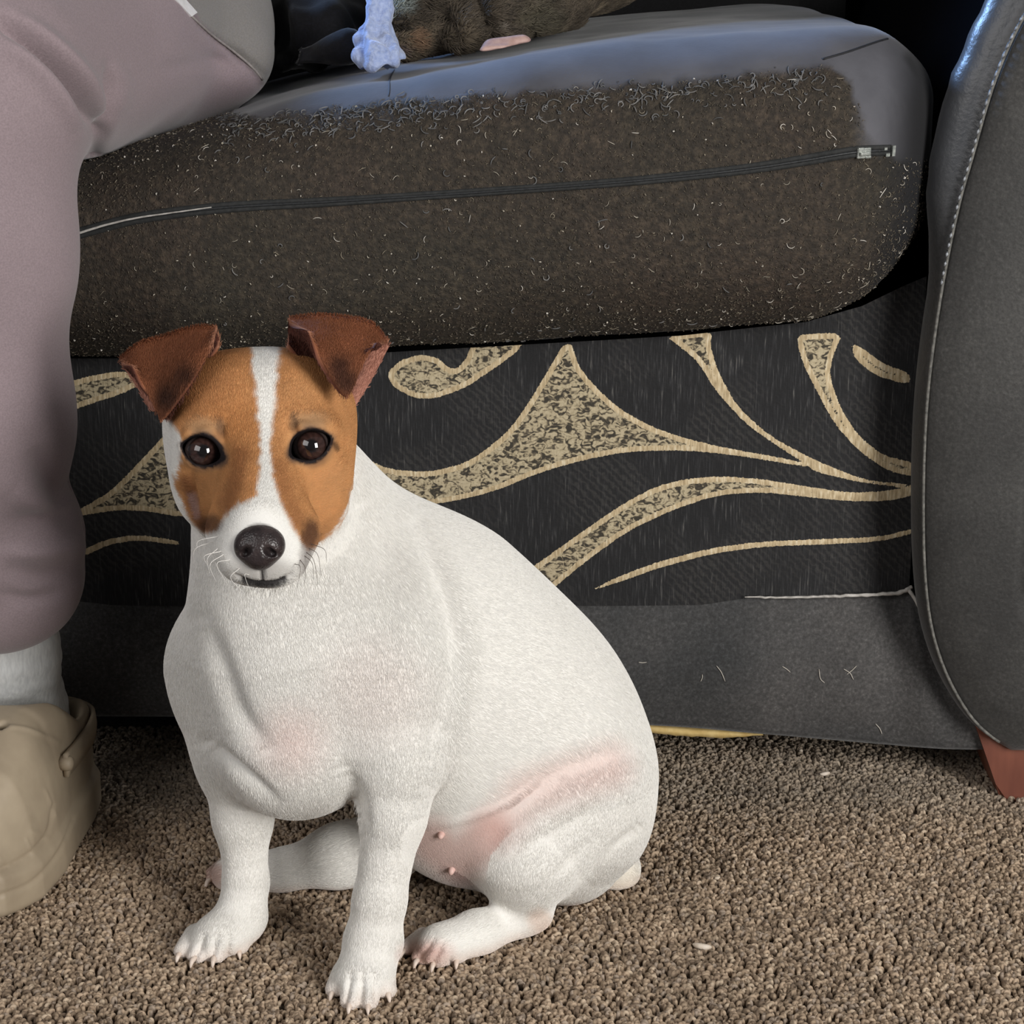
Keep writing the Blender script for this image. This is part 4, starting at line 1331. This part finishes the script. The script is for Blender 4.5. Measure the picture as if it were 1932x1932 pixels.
# pink skin showing through
fb = (1-is_head)
col = paint(col, fb*spot(548, 1395, 110, .0)*.30*facing, PINK)
col = paint(col, fb*spot(700, 1300, 160, .1)*.10*facing, PINK)
dg, _ = seg_dist(hx, hy, [(1150, 1440), (1060, 1470), (985, 1500), (940, 1560)])
col = paint(col, fb*sstep(75, 5, dg)*.36*facing, PINK)
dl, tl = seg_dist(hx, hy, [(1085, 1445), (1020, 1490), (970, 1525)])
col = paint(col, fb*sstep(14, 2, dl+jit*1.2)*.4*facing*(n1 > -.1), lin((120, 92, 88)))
dbl, _ = seg_dist(hx, hy, [(815, 1590), (860, 1625), (920, 1575)])
col = paint(col, fb*sstep(75, 15, dbl)*.6*facing*(dv[:, 1] > -.215), lin((190, 140, 128)))
col = paint(col, fb*spot(880, 1640, 60, .3)*.5*facing*(dv[:, 1] > -.2), lin((120, 84, 78)))
col = paint(col, fb*sstep(1.0, .2, np.hypot((hx-805)/75, (hy-1800)/42))*.55*(dv[:, 1] < -.2)*(hx > 745), lin((205, 142, 124)))
col = paint(col, fb*spot(1020, 1735, 35, .3)*.35, lin((214, 170, 140)))
col = paint(col, fb*spot(405, 1650, 40, .3)*.6*(dv[:, 1] > -.17), lin((180, 130, 112)))
col = paint(col, fb*sstep(.016, .004, dv[:, 2])*.35, lin((214, 180, 160)))
col = paint(col, fb*sstep(1.0, .3, np.hypot((hx-1170)/60, (hy-1650)/50))*.35*(dv[:, 1] > -.16), lin((226, 212, 186)))
# tan patches
back = sstep(-.150, -.165, dv[:, 1])
sl = poly_sdf(hx+jit, hy+jit*.6, left_patch); sr = poly_sdf(hx+jit, hy+jit*.6, right_patch)
top = is_head*back
mL = sstep(5, -5, sl)*top; mR = sstep(5, -5, sr)*top
tan = TAN*(1+.10*n1[:, None]+.10*value_noise(dv, 210, 4)[:, None])
col = paint(col, np.maximum(mL, mR), tan)
tm = np.maximum(mL, mR)
col = paint(col, mL*.55*spot(360, 720, 120, .1), TAN_D)  # shading on the left of the face, painted as darker tan
col = paint(col, mL*.5*spot(440, 800, 90, .1), lin((190, 128, 74)))
dk, _ = seg_dist(hx, hy, [(455, 860), (445, 910), (430, 955)])
col = paint(col, mL*.6*sstep(26, 4, dk+jit), TAN_D)
dk, _ = seg_dist(hx, hy, [(355, 905), (365, 950), (385, 992)])
col = paint(col, mL*.6*sstep(17, 3, dk+jit), lin((112, 62, 36)))  # shade of the cheek crease painted as a dark stripe
dk, _ = seg_dist(hx, hy, [(362, 935), (372, 975)])
col = paint(col, mL*.5*sstep(9, 2, dk), lin((196, 170, 168)))
dk, _ = seg_dist(hx, hy, [(525, 880), (540, 940), (560, 985)])
col = paint(col, mR*.45*sstep(24, 4, dk+jit), TAN_D)
col = paint(col, mR*.35*spot(628, 905, 70, .1), lin((214, 162, 110)))
col = paint(col, mR*.35*spot(600, 730, 90, .1), lin((208, 156, 104)))
col = paint(col, is_head*.75*sstep(1.0, .35, np.hypot((hx-398+jit)/30, (hy-990)/26)), lin((84, 58, 46)))
col = paint(col, is_head*.85*sstep(1.0, .35, np.hypot((hx-584+jit)/26, (hy-1010)/44)), lin((84, 54, 42)))
col = paint(col, is_head*.55*sstep(1.0, .35, np.hypot((hx-576+jit)/22, (hy-1060)/42)), lin((120, 108, 104)))
col = paint(col, is_head*.55*sstep(1.0, .3, np.hypot((hx-498)/88, (hy-1076)/34)), lin((150, 144, 138)))  # grey shading below the nose, painted into the muzzle colour
# round the eyes
for C, roll, sx in EYES:
    ex, ey = to_px(C[None])
    ex, ey = float(ex[0]), float(ey[0])
    u, v_ = eye_uv(hx, hy, ex, ey, roll)
    q = almond(u, v_)
    col = paint(col, is_head*.60*sstep(1.0, .3, np.hypot((hx-ex-sx*2)/50, (hy-ey+46+jit)/22)), lin((158, 130, 100)))
    col = paint(col, is_head*.75*sstep(1.0, .35, np.hypot((hx-ex-sx*34+jit*.6)/22, (hy-ey-16)/26)), lin((64, 54, 54)))
    col = paint(col, is_head*.60*sstep(1.0, .35, np.hypot((hx-ex-sx*34+jit*.6)/13, (hy-ey+42)/24)), lin((74, 58, 48)))
    col = paint(col, is_head*.50*sstep(20, 8, q+jit*.5)*sstep(62, 48, np.hypot(u, v_)), lin((104, 84, 70)))
    col = paint(col, is_head*sstep(9.5, 5.5, q+jit*.3)*sstep(52, 46, np.hypot(u, v_)), lin((34, 28, 29)))
dk, _ = seg_dist(hx, hy, [(618, 832), (632, 838), (636, 848)])
col = paint(col, is_head*.7*sstep(7, 2, dk), lin((40, 24, 22)))
dk, _ = seg_dist(hx, hy, [(345, 838), (352, 845)])
col = paint(col, is_head*.6*sstep(8, 3, dk), lin((40, 34, 36)))
col = paint(col, is_head*sstep(46, 38, np.hypot(hx-490, (hy-1028)*1.05)), lin((40, 34, 36)))
# lips
dk, _ = seg_dist(hx, hy, spline([(460, 1094), (476, 1100), (495, 1103), (518, 1100), (536, 1093)], 20))
col = paint(col, is_head*.95*sstep(9.5, 3.5, dk+jit*.4), lin((32, 28, 30)))
dk, _ = seg_dist(hx, hy, [(493, 1068), (495, 1092)])
col = paint(col, is_head*.9*sstep(6, 2, dk), lin((40, 34, 36)))

def mat_coat(name):
    t = NT(name)
    t.set(Roughness=0.75)
    t.b.inputs['Specular IOR Level'].default_value = .2
    t.color(t.attr('col').outputs['Color'])
    t.bump(t.noise(900, 2), .25, .0006)
    return t.m
def mat_hair(name):
    t = NT(name)
    t.set(Roughness=0.6)
    t.b.inputs['Specular IOR Level'].default_value = .25
    t.color(t.attr('col').outputs['Color'])
    return t.m
M_coat = mat_coat('short_coat'); M_hair = mat_hair('coat_hair')
body = mesh_obj('body', dv, dq, M_coat, dog, col=col)

# ---- lie of the coat
nose_tip = D(490, 1035, -.328)
flow = np.zeros_like(dv)
for p in torso+toes:
    d = np.maximum(p.d(dv[:, 0], dv[:, 1], dv[:, 2]), 0)
    w = np.exp(-d/.010)
    flow += w[:, None]*(p.dir/np.linalg.norm(p.dir))
hd = dv-nose_tip; hd /= np.linalg.norm(hd, axis=1, keepdims=True)
hflow = hd+np.array([0, .35, .10])
flow = flow/(np.linalg.norm(flow, axis=1, keepdims=True)+1e-9)
flow = flow*(1-is_head)[:, None]+hflow*is_head[:, None]
length = np.where(is_head > .5, .0032, .0046)
length = np.where((is_head < .5) & (dv[:, 2] < .09) & (dv[:, 1] < -.17), .0034, length)
length = length*(1-.45*sstep(.03, .01, dv[:, 2]))
length = np.where(dbl < 60, length*.45, length)
length = np.where((is_head > .5) & (hy > 930), length*.75, length)
for C in (EYE_L, EYE_R):
    ex, ey = to_px(C[None]); q = np.hypot(hx-ex[0], hy-ey[0])
    length = np.where((q < 62) & (is_head > .5), length*sstep(40, 62, q), length)
qn = np.hypot(hx-490, (hy-1030))
length = np.where((is_head > .5) & (qn < 85), length*sstep(40, 85, qn), length)
dens = np.where(facing, 2.3e6, 0.35e6)*np.where(is_head > .5, 1.5, 1.0)
fur_parts = [strands(dv, dq, dn, flow, length, col, dens, lift=.14, jitter=.16)]

# ---- ears: folded flaps
def ear(B, T, E, nu=22):
    """B base line, T fold line, E edge of the hanging flap: lists of (px, py, Y)"""
    Bc = spline([D(*p) for p in B], nu); Tc = spline([D(*p) for p in T], nu); Ec = spline([D(*p) for p in E], nu)
    rows = []
    for t in np.linspace(0, 1, 9):
        q = Bc*(1-t)+Tc*t
        q = q+FW*(math.sin(t*math.pi)*.006)
        rows.append(q)
    for a in np.linspace(0, 1, 4)[1:]:                      # rolled fold
        mid = Tc+UP*(.0016*math.sin(a*math.pi))
        rows.append(mid-FW*(.0042*a))
    T2 = rows[-1]
    for t in np.linspace(0, 1, 10)[1:]:
        q = T2*(1-t)+Ec*t
        q = q-FW*(math.sin(t*math.pi)*.0045)
        rows.append(q)
    V = np.array(rows); nr = len(rows)
    v = V.reshape(-1, 3)
    f = np.array([[i*nu+j, i*nu+j+1, (i+1)*nu+j+1, (i+1)*nu+j] for i in range(nr-1) for j in range(nu-1)])
    return v, f, nr, nu
def make_ear(B, T, E, dark, seed):
    v, f, nr, nu = ear(B, T, E)
    n = vnormals(v, f)
    # outer (haired) side of the flap faces the viewer
    flap = v.reshape(nr, nu, 3)[nr-4, nu//2]; k = (nr-4)*nu+nu//2
    if (n[k]@(CAM-flap)) < 0:
        f = f[:, ::-1]; n = -n
    thick = .0013
    vi = v-n*thick*2
    m = len(v)
    rim = [j for j in range(nu)]+[i*nu+nu-1 for i in range(1, nr)]+[(nr-1)*nu+j for j in range(nu-2, -1, -1)]+[i*nu for i in range(nr-2, 0, -1)]
    side = np.array([[rim[a], rim[(a+1) % len(rim)], rim[(a+1) % len(rim)]+m, rim[a]+m] for a in range(len(rim))])
    V = np.vstack([v, vi])
    t = np.repeat(np.linspace(0, 1, nr), nu); s = np.tile(np.linspace(0, 1, nu), nr)
    nz = value_noise(v, 130, seed)
    oc = np.tile(lin((146, 92, 64)), (m, 1))*(1+.18*nz[:, None])
    ex, ey = to_px(v)
    md = np.zeros(m)
    for (x, y, r) in dark: md = np.maximum(md, sstep(1.0, .2, np.hypot(ex-x, ey-y)/r)*(t > .5))
    oc = oc*(1-.8*md[:, None])+lin((44, 30, 28))*.8*md[:, None]
    edge = np.maximum(sstep(.06, 0, s), sstep(.94, 1, s))
    oc = oc*(1-.5*edge[:, None])+lin((196, 146, 120))*.5*edge[:, None]
    ic = np.tile(lin((92, 54, 44)), (m, 1))*(1+.2*nz[:, None])
    rm = (sstep(.72, .95, s)*(t < .6))[:, None]
    ic = ic*(1-rm)+lin((178, 126, 108))*rm
    C = np.clip(np.vstack([oc, ic]), 0, 1)
    F = np.vstack([f, f[:, ::-1]+m, side[:, ::-1]])
    o = mesh_obj('ear', V, F, M_coat, dog, col=C)
    md_ = o.modifiers.new('smooth', 'SUBSURF'); md_.levels = 1; md_.render_levels = 2
    # short hair on the outside
    r = np.gradient(v.reshape(nr, nu, 3), axis=0).reshape(-1, 3)
    r /= np.linalg.norm(r, axis=1, keepdims=True)+1e-9
    fur_parts.append(strands(v, f, n, r, np.full(m, .0034), np.clip(oc, 0, 1), np.full(m, 3.2e6), lift=.3, seed=seed))
    ir = -r
    fur_parts.append(strands(vi, f[:, ::-1], -n, r, np.full(m, .0030), np.clip(ic, 0, 1), np.full(m, 1.2e6), lift=.35, seed=seed+1))
    return o
make_ear([(415, 655, -.222), (384, 705, -.226), (345, 752, -.222), (290, 780, -.210)],
         [(410, 622, -.222), (370, 622, -.218), (310, 640, -.208), (262, 655, -.204), (228, 682, -.200)],
         [(402, 652, -.244), (362, 716, -.256), (318, 776, -.254), (302, 788, -.246), (281, 745, -.238), (254, 690, -.228)],
         [(318, 745, 42), (350, 705, 34)], 21)
make_ear([(540, 655, -.222), (580, 700, -.226), (622, 735, -.224), (660, 772, -.212)],
         [(545, 606, -.212), (590, 600, -.214), (650, 603, -.214), (702, 615, -.210), (732, 648, -.202)],
         [(584, 625, -.240), (614, 692, -.252), (648, 742, -.256), (662, 738, -.254), (684, 690, -.244), (704, 648, -.230)],
         [(650, 715, 44), (640, 690, 40)], 31)

# ---- eyes
def mat_eye():
    t = NT('brown_eye')
    t.set(Roughness=.04)
    t.b.inputs['Coat Weight'].default_value = 1.0
    t.b.inputs['Coat Roughness'].default_value = .02
    t.color(t.attr('col').outputs['Color'])
    return t.m
M_eye = mat_eye()
for C, roll, sx in EYES:
    s = m_per_px(C); R = 36*s
    c = C+FW*.0022
    look = (CAM-c)/np.linalg.norm(CAM-c)
    a = np.cross(look, [0, 0, 1.0]); a /= np.linalg.norm(a); b = np.cross(a, look)
    V = []; F = []; cc = []
    NR, NS = 22, 32
    for i in range(NR+1):
        th = math.pi*i/NR
        for j in range(NS):
            w = 2*math.pi*j/NS
            bulge = 1+.05*math.exp(-(th/.55)**2)
            V.append(c+R*bulge*(look*math.cos(th)+(a*math.cos(w)+b*math.sin(w))*math.sin(th)))
            if th < .30: k = lin((16, 12, 12))
            elif th < .80: k = lin((56, 38, 34))*(1+.25*math.sin(w*11+i))
            elif th < .90: k = lin((24, 16, 15))
            else: k = lin((70, 60, 58))
            cc.append(k)
    for i in range(NR):
        for j in range(NS):
            F.append([i*NS+j, i*NS+(j+1) % NS, (i+1)*NS+(j+1) % NS, (i+1)*NS+j])
    mesh_obj('eye', V, np.array(F)[:, ::-1], M_eye, dog, col=np.clip(cc, 0, 1))

# ---- nose leather
def mat_nose():
    t = NT('nose_leather')
    t.set(Roughness=.32)
    v = t.n('ShaderNodeTexVoronoi'); v.inputs['Scale'].default_value = 900; t.l(t.obj(), v.inputs['Vector'])
    t.color(t.ramp(t.noise(160, 3), [(.3, lin4((40, 34, 35))), (.75, lin4((66, 56, 55)))]))
    t.bump(v.outputs['Distance'], .35, .0006)
    return t.m
NC = D(490, 1030, -.3185)
ns = m_per_px(NC)
gn = Grid(NC-.026, NC+.026, .0006)
def nq(dx, dy, dz): return NC+RT*dx*ns-UP*dy*ns-FW*dz*ns
for p, k in ((Ell(nq(0, -8, 0), np.array([45, 36, 34])*ns, CAMR), .003),
             (Ell(nq(0, 18, 2), np.array([30, 28, 30])*ns, CAMR), .006),
             (Ell(nq(-24, 4, 4), np.array([22, 22, 24])*ns, CAMR), .004),
             (Ell(nq(24, 2, 4), np.array([22, 22, 24])*ns, CAMR), .004)):
    gn.apply(p, k)
for sx in (-1, 1):
    a = nq(sx*17, 6, 40); b = nq(sx*26, 14, 18)
    gn.apply(Cone(a, 8*ns, b, 7*ns), .0014, 'sub')
    gn.apply(Cone(nq(sx*28, 12, 32), 3*ns, nq(sx*44, 16, 18), 4*ns), .0014, 'sub')
gn.apply(Cone(nq(0, 12, 40), 2.2*ns, nq(0, 44, 30), 2.2*ns), .0016, 'sub')
nv, nqd = gn.mesh(1)
mesh_obj('nose', nv, nqd, mat_nose(), dog)

# ---- claws
def mat_claw():
    t = NT('claw_horn'); t.set(Roughness=.4)
    t.color(t.ramp(t.noise(300, 2), [(.3, lin4((218, 198, 182))), (.8, lin4((236, 222, 210)))]))
    return t.m
M_claw = mat_claw()
for c, d in claws_at:
    d = np.array([d[0], d[1], 0]); d /= np.linalg.norm(d)
    p = [c+d*.003+np.array([0, 0, .0010]), c+d*.0065+np.array([0, 0, .0008]), c+d*.0085+np.array([0, 0, -.0010]), c+d*.0096+np.array([0, 0, -.0030])]
    v, f = tube(spline(p, 7), np.array([.0017, .0017, .0016, .0014, .0011, .0007, .0003]), 8)
    mesh_obj('claw', v, f, M_claw, dog)

# ---- teats
for x, y in ((833, 1574), (853, 1640)):
    bt = bvh_of(dv, dq) if 'BT' not in globals() else BT
    BT = bt
    h, n = drop(BT, x, y)
    if h is None: continue
    v, f = tube(spline([h-n*.001, h+n*.002, h+n*.0034-np.array([0, 0, .001])], 6), np.array([.0024, .0022, .0020, .0018, .0014, .0006]), 10)
    t = bpy.data.materials.get('teat_skin')
    if t is None:
        q = NT('teat_skin'); q.set(Roughness=.5); q.color(q.ramp(q.noise(200, 2), [(.3, lin4((222, 182, 172))), (.8, lin4((236, 202, 192)))])); t = q.m
    mesh_obj('teat', v, f, t, dog)

# ---- fur and whiskers
fp = np.concatenate([a for a, _ in fur_parts]); fc = np.concatenate([b for _, b in fur_parts])
fur = curves_obj('fur', fp, np.array([.00014, .00012, .00009, .00003]), M_hair, dog, fc)
tag(fur, kind='stuff')
wh = []; wc = []
rw = np.random.default_rng(5)
for side, pts in ((-1, [(402, 1022, 366, 1064), (412, 1034, 396, 1082), (422, 1046, 408, 1098), (434, 1056, 430, 1104), (418, 1040, 390, 1066), (452, 1072, 460, 1118), (470, 1084, 474, 1120), (412, 1012, 372, 1036)]),
                  (1, [(574, 1048, 592, 1094), (582, 1034, 606, 1086), (566, 1056, 574, 1106), (586, 1026, 616, 1062), (578, 1042, 600, 1104), (556, 1064, 560, 1112)])):
    for (x0, y0, x1, y1) in pts:
        h, n = drop(BT, x0, y0)
        if h is None: continue
        e = P(x1, y1, h[1]+rw.uniform(-.006, .004))
        m = (h+e)/2-FW*rw.uniform(.001, .006)+RT*side*rw.uniform(.001, .006)+UP*rw.uniform(.001, .005)
        wh.append(spline([h, m, e], 8)); wc.append(lin((236, 232, 226)) if side < 0 else lin((96, 84, 78)))
w = curves_obj('whiskers', np.array(wh), np.linspace(.00019, .00006, 8), M_hair, dog, np.array(wc))
tag(w, kind='stuff')
# ------------------------------------------------------------------ things on the seat behind: brindle dog, pale blue cloth, dark throw
bd = empty('dog', (-.02, .22, .5))
tag(bd, 'dark brindle dog asleep on the sofa seat, its muzzle on the pale blue cloth', 'dog')
bc = pc
def clear_of(g_, *fns):
    for fn in fns:
        g_.apply(Func(g_.lo, g_.lo+g_.h*(g_.n-1), lambda X, Y, Z: fn(X, Y, Z)-.0012), .002, 'sub', 0)
def union_d(ps):
    def fn(X, Y, Z):
        r = None
        for p in ps:
            d = p.d(X, Y, Z); r = d if r is None else smin(r, d, p.k)
        return r
    return fn
cushion_skin = lambda X, Y, Z: cush_d(X, Y, Z)-.0035
bp = [
    bc((860, 15, .19), 92, (800, 45, .17), 66, .02), bc((800, 50, .17), 60, (764, 70, .155), 40, .014),
    bc((790, 15, .17), 60, (850, -30, .2), 80, .02),
    bc((860, 15, .19), 90, (990, -10, .22), 100, .02), bc((990, -10, .22), 92, (1120, -120, .32), 120, .03),
    bc((1000, 20, .18), 55, (930, 58, .15), 40, .012), bc((1010, 0, .18), 60, (1060, -30, .22), 60, .012),
    bc((940, 30, .15), 50, (880, 62, .14), 42, .012),
    bc((1120, -120, .32), 120, (900, -160, .42), 130, .03),
]
lo = np.min([p.bounds()[0] for p in bp], 0)-.01; hi = np.max([p.bounds()[1] for p in bp], 0)+.01
gb = Grid(lo, hi, .0025)
for p in bp: gb.apply(p, p.k)
clear_of(gb, cushion_skin)
bC = P(758, 34, .115); 
bv, bq = gb.mesh(2); bn = vnormals(bv, bq)
bx, by = to_px(bv); bf = ((CAM-bv)*bn).sum(1) > 0
def bfold(poly, w_, dep):
    global bv
    d, t = seg_dist(bx, by, spline(poly, 20)); bv = bv-bn*(np.exp(-(d/w_)**2)*bf*dep)[:, None]
bfold([(800, 10), (850, 40), (858, 75)], 9, .004); bfold([(900, 5), (915, 45), (930, 75)], 10, .005)
bfold([(915, 45), (980, 40), (1040, 15)], 8, .005); bfold([(725, 48), (760, 58), (790, 50)], 7, .003)
bfold([(840, 55), (845, 20), (800, 12)], 8, .003); bfold([(960, 0), (985, 25), (1000, 60)], 9, .003)
bn = vnormals(bv, bq)
s_ = np.sin(bv[:, 0]*190+bv[:, 2]*90+value_noise(bv, 60, 3)*5)
bcol = np.array(lin((78, 70, 60)))*(1+.45*s_[:, None]*.6)+np.array(lin((140, 126, 104)))*(.5*np.clip(value_noise(bv, 50, 5), 0, 1))[:, None]
def bpaint(x, y, rx, ry, c, a=.8):
    global bcol
    m = (sstep(1, .3, np.hypot((bx-x)/rx, (by-y)/ry))*a)[:, None]; bcol = bcol*(1-m)+np.array(lin(c))*m
bpaint(750, 12, 34, 26, (170, 178, 172), .9); bpaint(785, 75, 26, 30, (132, 104, 82), .8); bpaint(757, 56, 22, 8, (22, 22, 24), .9)
bpaint(750, 92, 24, 12, (120, 104, 100), .8); bpaint(1015, 40, 60, 60, (84, 80, 66), .6); bpaint(942, 52, 9, 9, (130, 122, 112), .7)
bcol = np.clip(bcol, .004, 1)
mesh_obj('body', bv, bq, M_coat, bd, col=bcol)
bfl = np.tile(np.array([.8, .3, .1]), (len(bv), 1))
a, b = strands(bv, bq, bn, bfl, np.full(len(bv), .008), bcol, np.where(bf, 9e5, 1e5), lift=.35, seed=44, col_jit=.25)
bfur = curves_obj('fur', a, np.array([.0003, .00028, .0002, .00006]), M_hair, bd, b); tag(bfur, kind='stuff')
# pink paw tucked under the chin
pw = [Cone(P(985, 86, .095), .0075, P(930, 92, .085), .0070)]+[Cone(P(924+i*13, 91, .086), .0045, P(914+i*14, 96, .076), .0036) for i in range(4)]
paw_d = union_d([(setattr(p, 'k', .003), p)[1] for p in pw])
lo = np.min([p.bounds()[0] for p in pw], 0)-.01; hi = np.max([p.bounds()[1] for p in pw], 0)+.01
gw = Grid(lo, hi, .0015)
for p in pw: gw.apply(p, .003)
clear_of(gw, cushion_skin)
v, q = gw.mesh(2)
mesh_obj('paw', v, q, mat_plain('pink_paw_skin', (184, 150, 142), (206, 174, 164), .6), bd)
# pale blue cloth
cp_ = [bc((716, -30, .12), 22, (712, 40, .115), 21, .004), bc((712, 40, .115), 24, (705, 78, .11), 28, .006), bc((705, 78, .108), 30, (722, 118, .092), 40, .008),
       bc((688, 104, .095), 18, (700, 124, .088), 20, .006), bc((735, 70, .112), 16, (750, 108, .10), 20, .006), bc((720, -30, .125), 26, (735, -60, .14), 30, .01)]
lo = np.min([p.bounds()[0] for p in cp_], 0)-.01; hi = np.max([p.bounds()[1] for p in cp_], 0)+.01
gt = Grid(lo, hi, .0018)
for p in cp_: gt.apply(p, p.k)
clear_of(gt, lambda X, Y, Z: cushion_skin(X, Y, Z)-.002, lambda X, Y, Z: union_d(bp)(X, Y, Z)-.009, lambda X, Y, Z: union_d(pw)(X, Y, Z)-.004)
v, q = gt.mesh(2); n = vnormals(v, q)
v = v+n*(.0022*np.sin(v[:, 0]*520+value_noise(v, 60, 2)*3)+.002*value_noise(v, 160, 4))[:, None]
def mat_fleece():
    t = NT('blue_fleece'); t.set(Roughness=.95); t.b.inputs['Sheen Weight'].default_value = .5
    t.color(t.ramp(t.noise(300, 3), [(.3, lin4((140, 158, 204))), (.7, lin4((178, 192, 226)))]))
    t.bump(t.noise(500, 3), .6, .002)
    return t.m
o = mesh_obj('cloth', v, q, mat_fleece()); tag(o, 'crumpled pale blue fleece cloth hanging beside the brindle dog', 'cloth')

# black throw heaped between the trousers and the cloth
tp_ = [bc((470, 60, .24), 70, (600, 70, .22), 62, .02), bc((600, 60, .25), 70, (690, 30, .30), 70, .02), bc((500, -10, .30), 90, (650, -40, .36), 100, .03), bc((560, 110, .17), 36, (690, 96, .155), 26, .012)]
lo = np.min([p.bounds()[0] for p in tp_], 0)-.01; hi = np.max([p.bounds()[1] for p in tp_], 0)+.01
gt = Grid(lo, hi, .004)
for p in tp_: gt.apply(p, p.k)
clear_of(gt, lambda X, Y, Z: cushion_skin(X, Y, Z)-.010, lambda X, Y, Z: legs_d(X, Y, Z)-.012, lambda X, Y, Z: union_d(bp)(X, Y, Z)-.012, lambda X, Y, Z: union_d(cp_)(X, Y, Z)-.012)
v, q = gt.mesh(2); n = vnormals(v, q)
v = v+n*(value_noise(v, 26, 9)*.010+value_noise(v, 60, 10)*.004)[:, None]
o = mesh_obj('throw', v, q, mat_suede('black_throw_cloth', (12, 12, 15), (26, 26, 32), .9, .15))
tag(o, 'crumpled black throw heaped along the back of the seat', 'blanket')

# crumbs on the carpet
M_crumb = mat_plain('crumb', (200, 184, 164), (226, 214, 200), .7)
for i, (x, y, L, R, rot, lab) in enumerate((
        (1325, 1784, .0058, .0021, -.35, 'curled pinkish crumb on the carpet right of the white dog'),
        (1511, 1416, .0014, .0014, .0, 'round white speck on the carpet just below the sofa rail'),
        (1556, 1459, .0042, .0016, .35, 'elongated white crumb on the carpet below the round speck'),
        (1353, 1656, .0020, .0012, .4, 'tiny yellowish crumb on the carpet to the right of the white dog tail'))):
    c = G(x, y, .0042)
    d = np.array([math.cos(rot), math.sin(rot), 0]); e = np.array([-d[1], d[0], 0])
    p = spline([c-d*L, c-d*L*.3-e*L*.25, c+d*L*.4-e*L*.2, c+d*L], 9)
    v, f = tube(p, R*np.sqrt(np.clip(1-np.linspace(-.96, .96, 9)**2, .05, 1)), 8)
    o = mesh_obj('crumb', v, f, M_crumb); tag(o, lab, 'crumb', 'crumbs on the carpet')
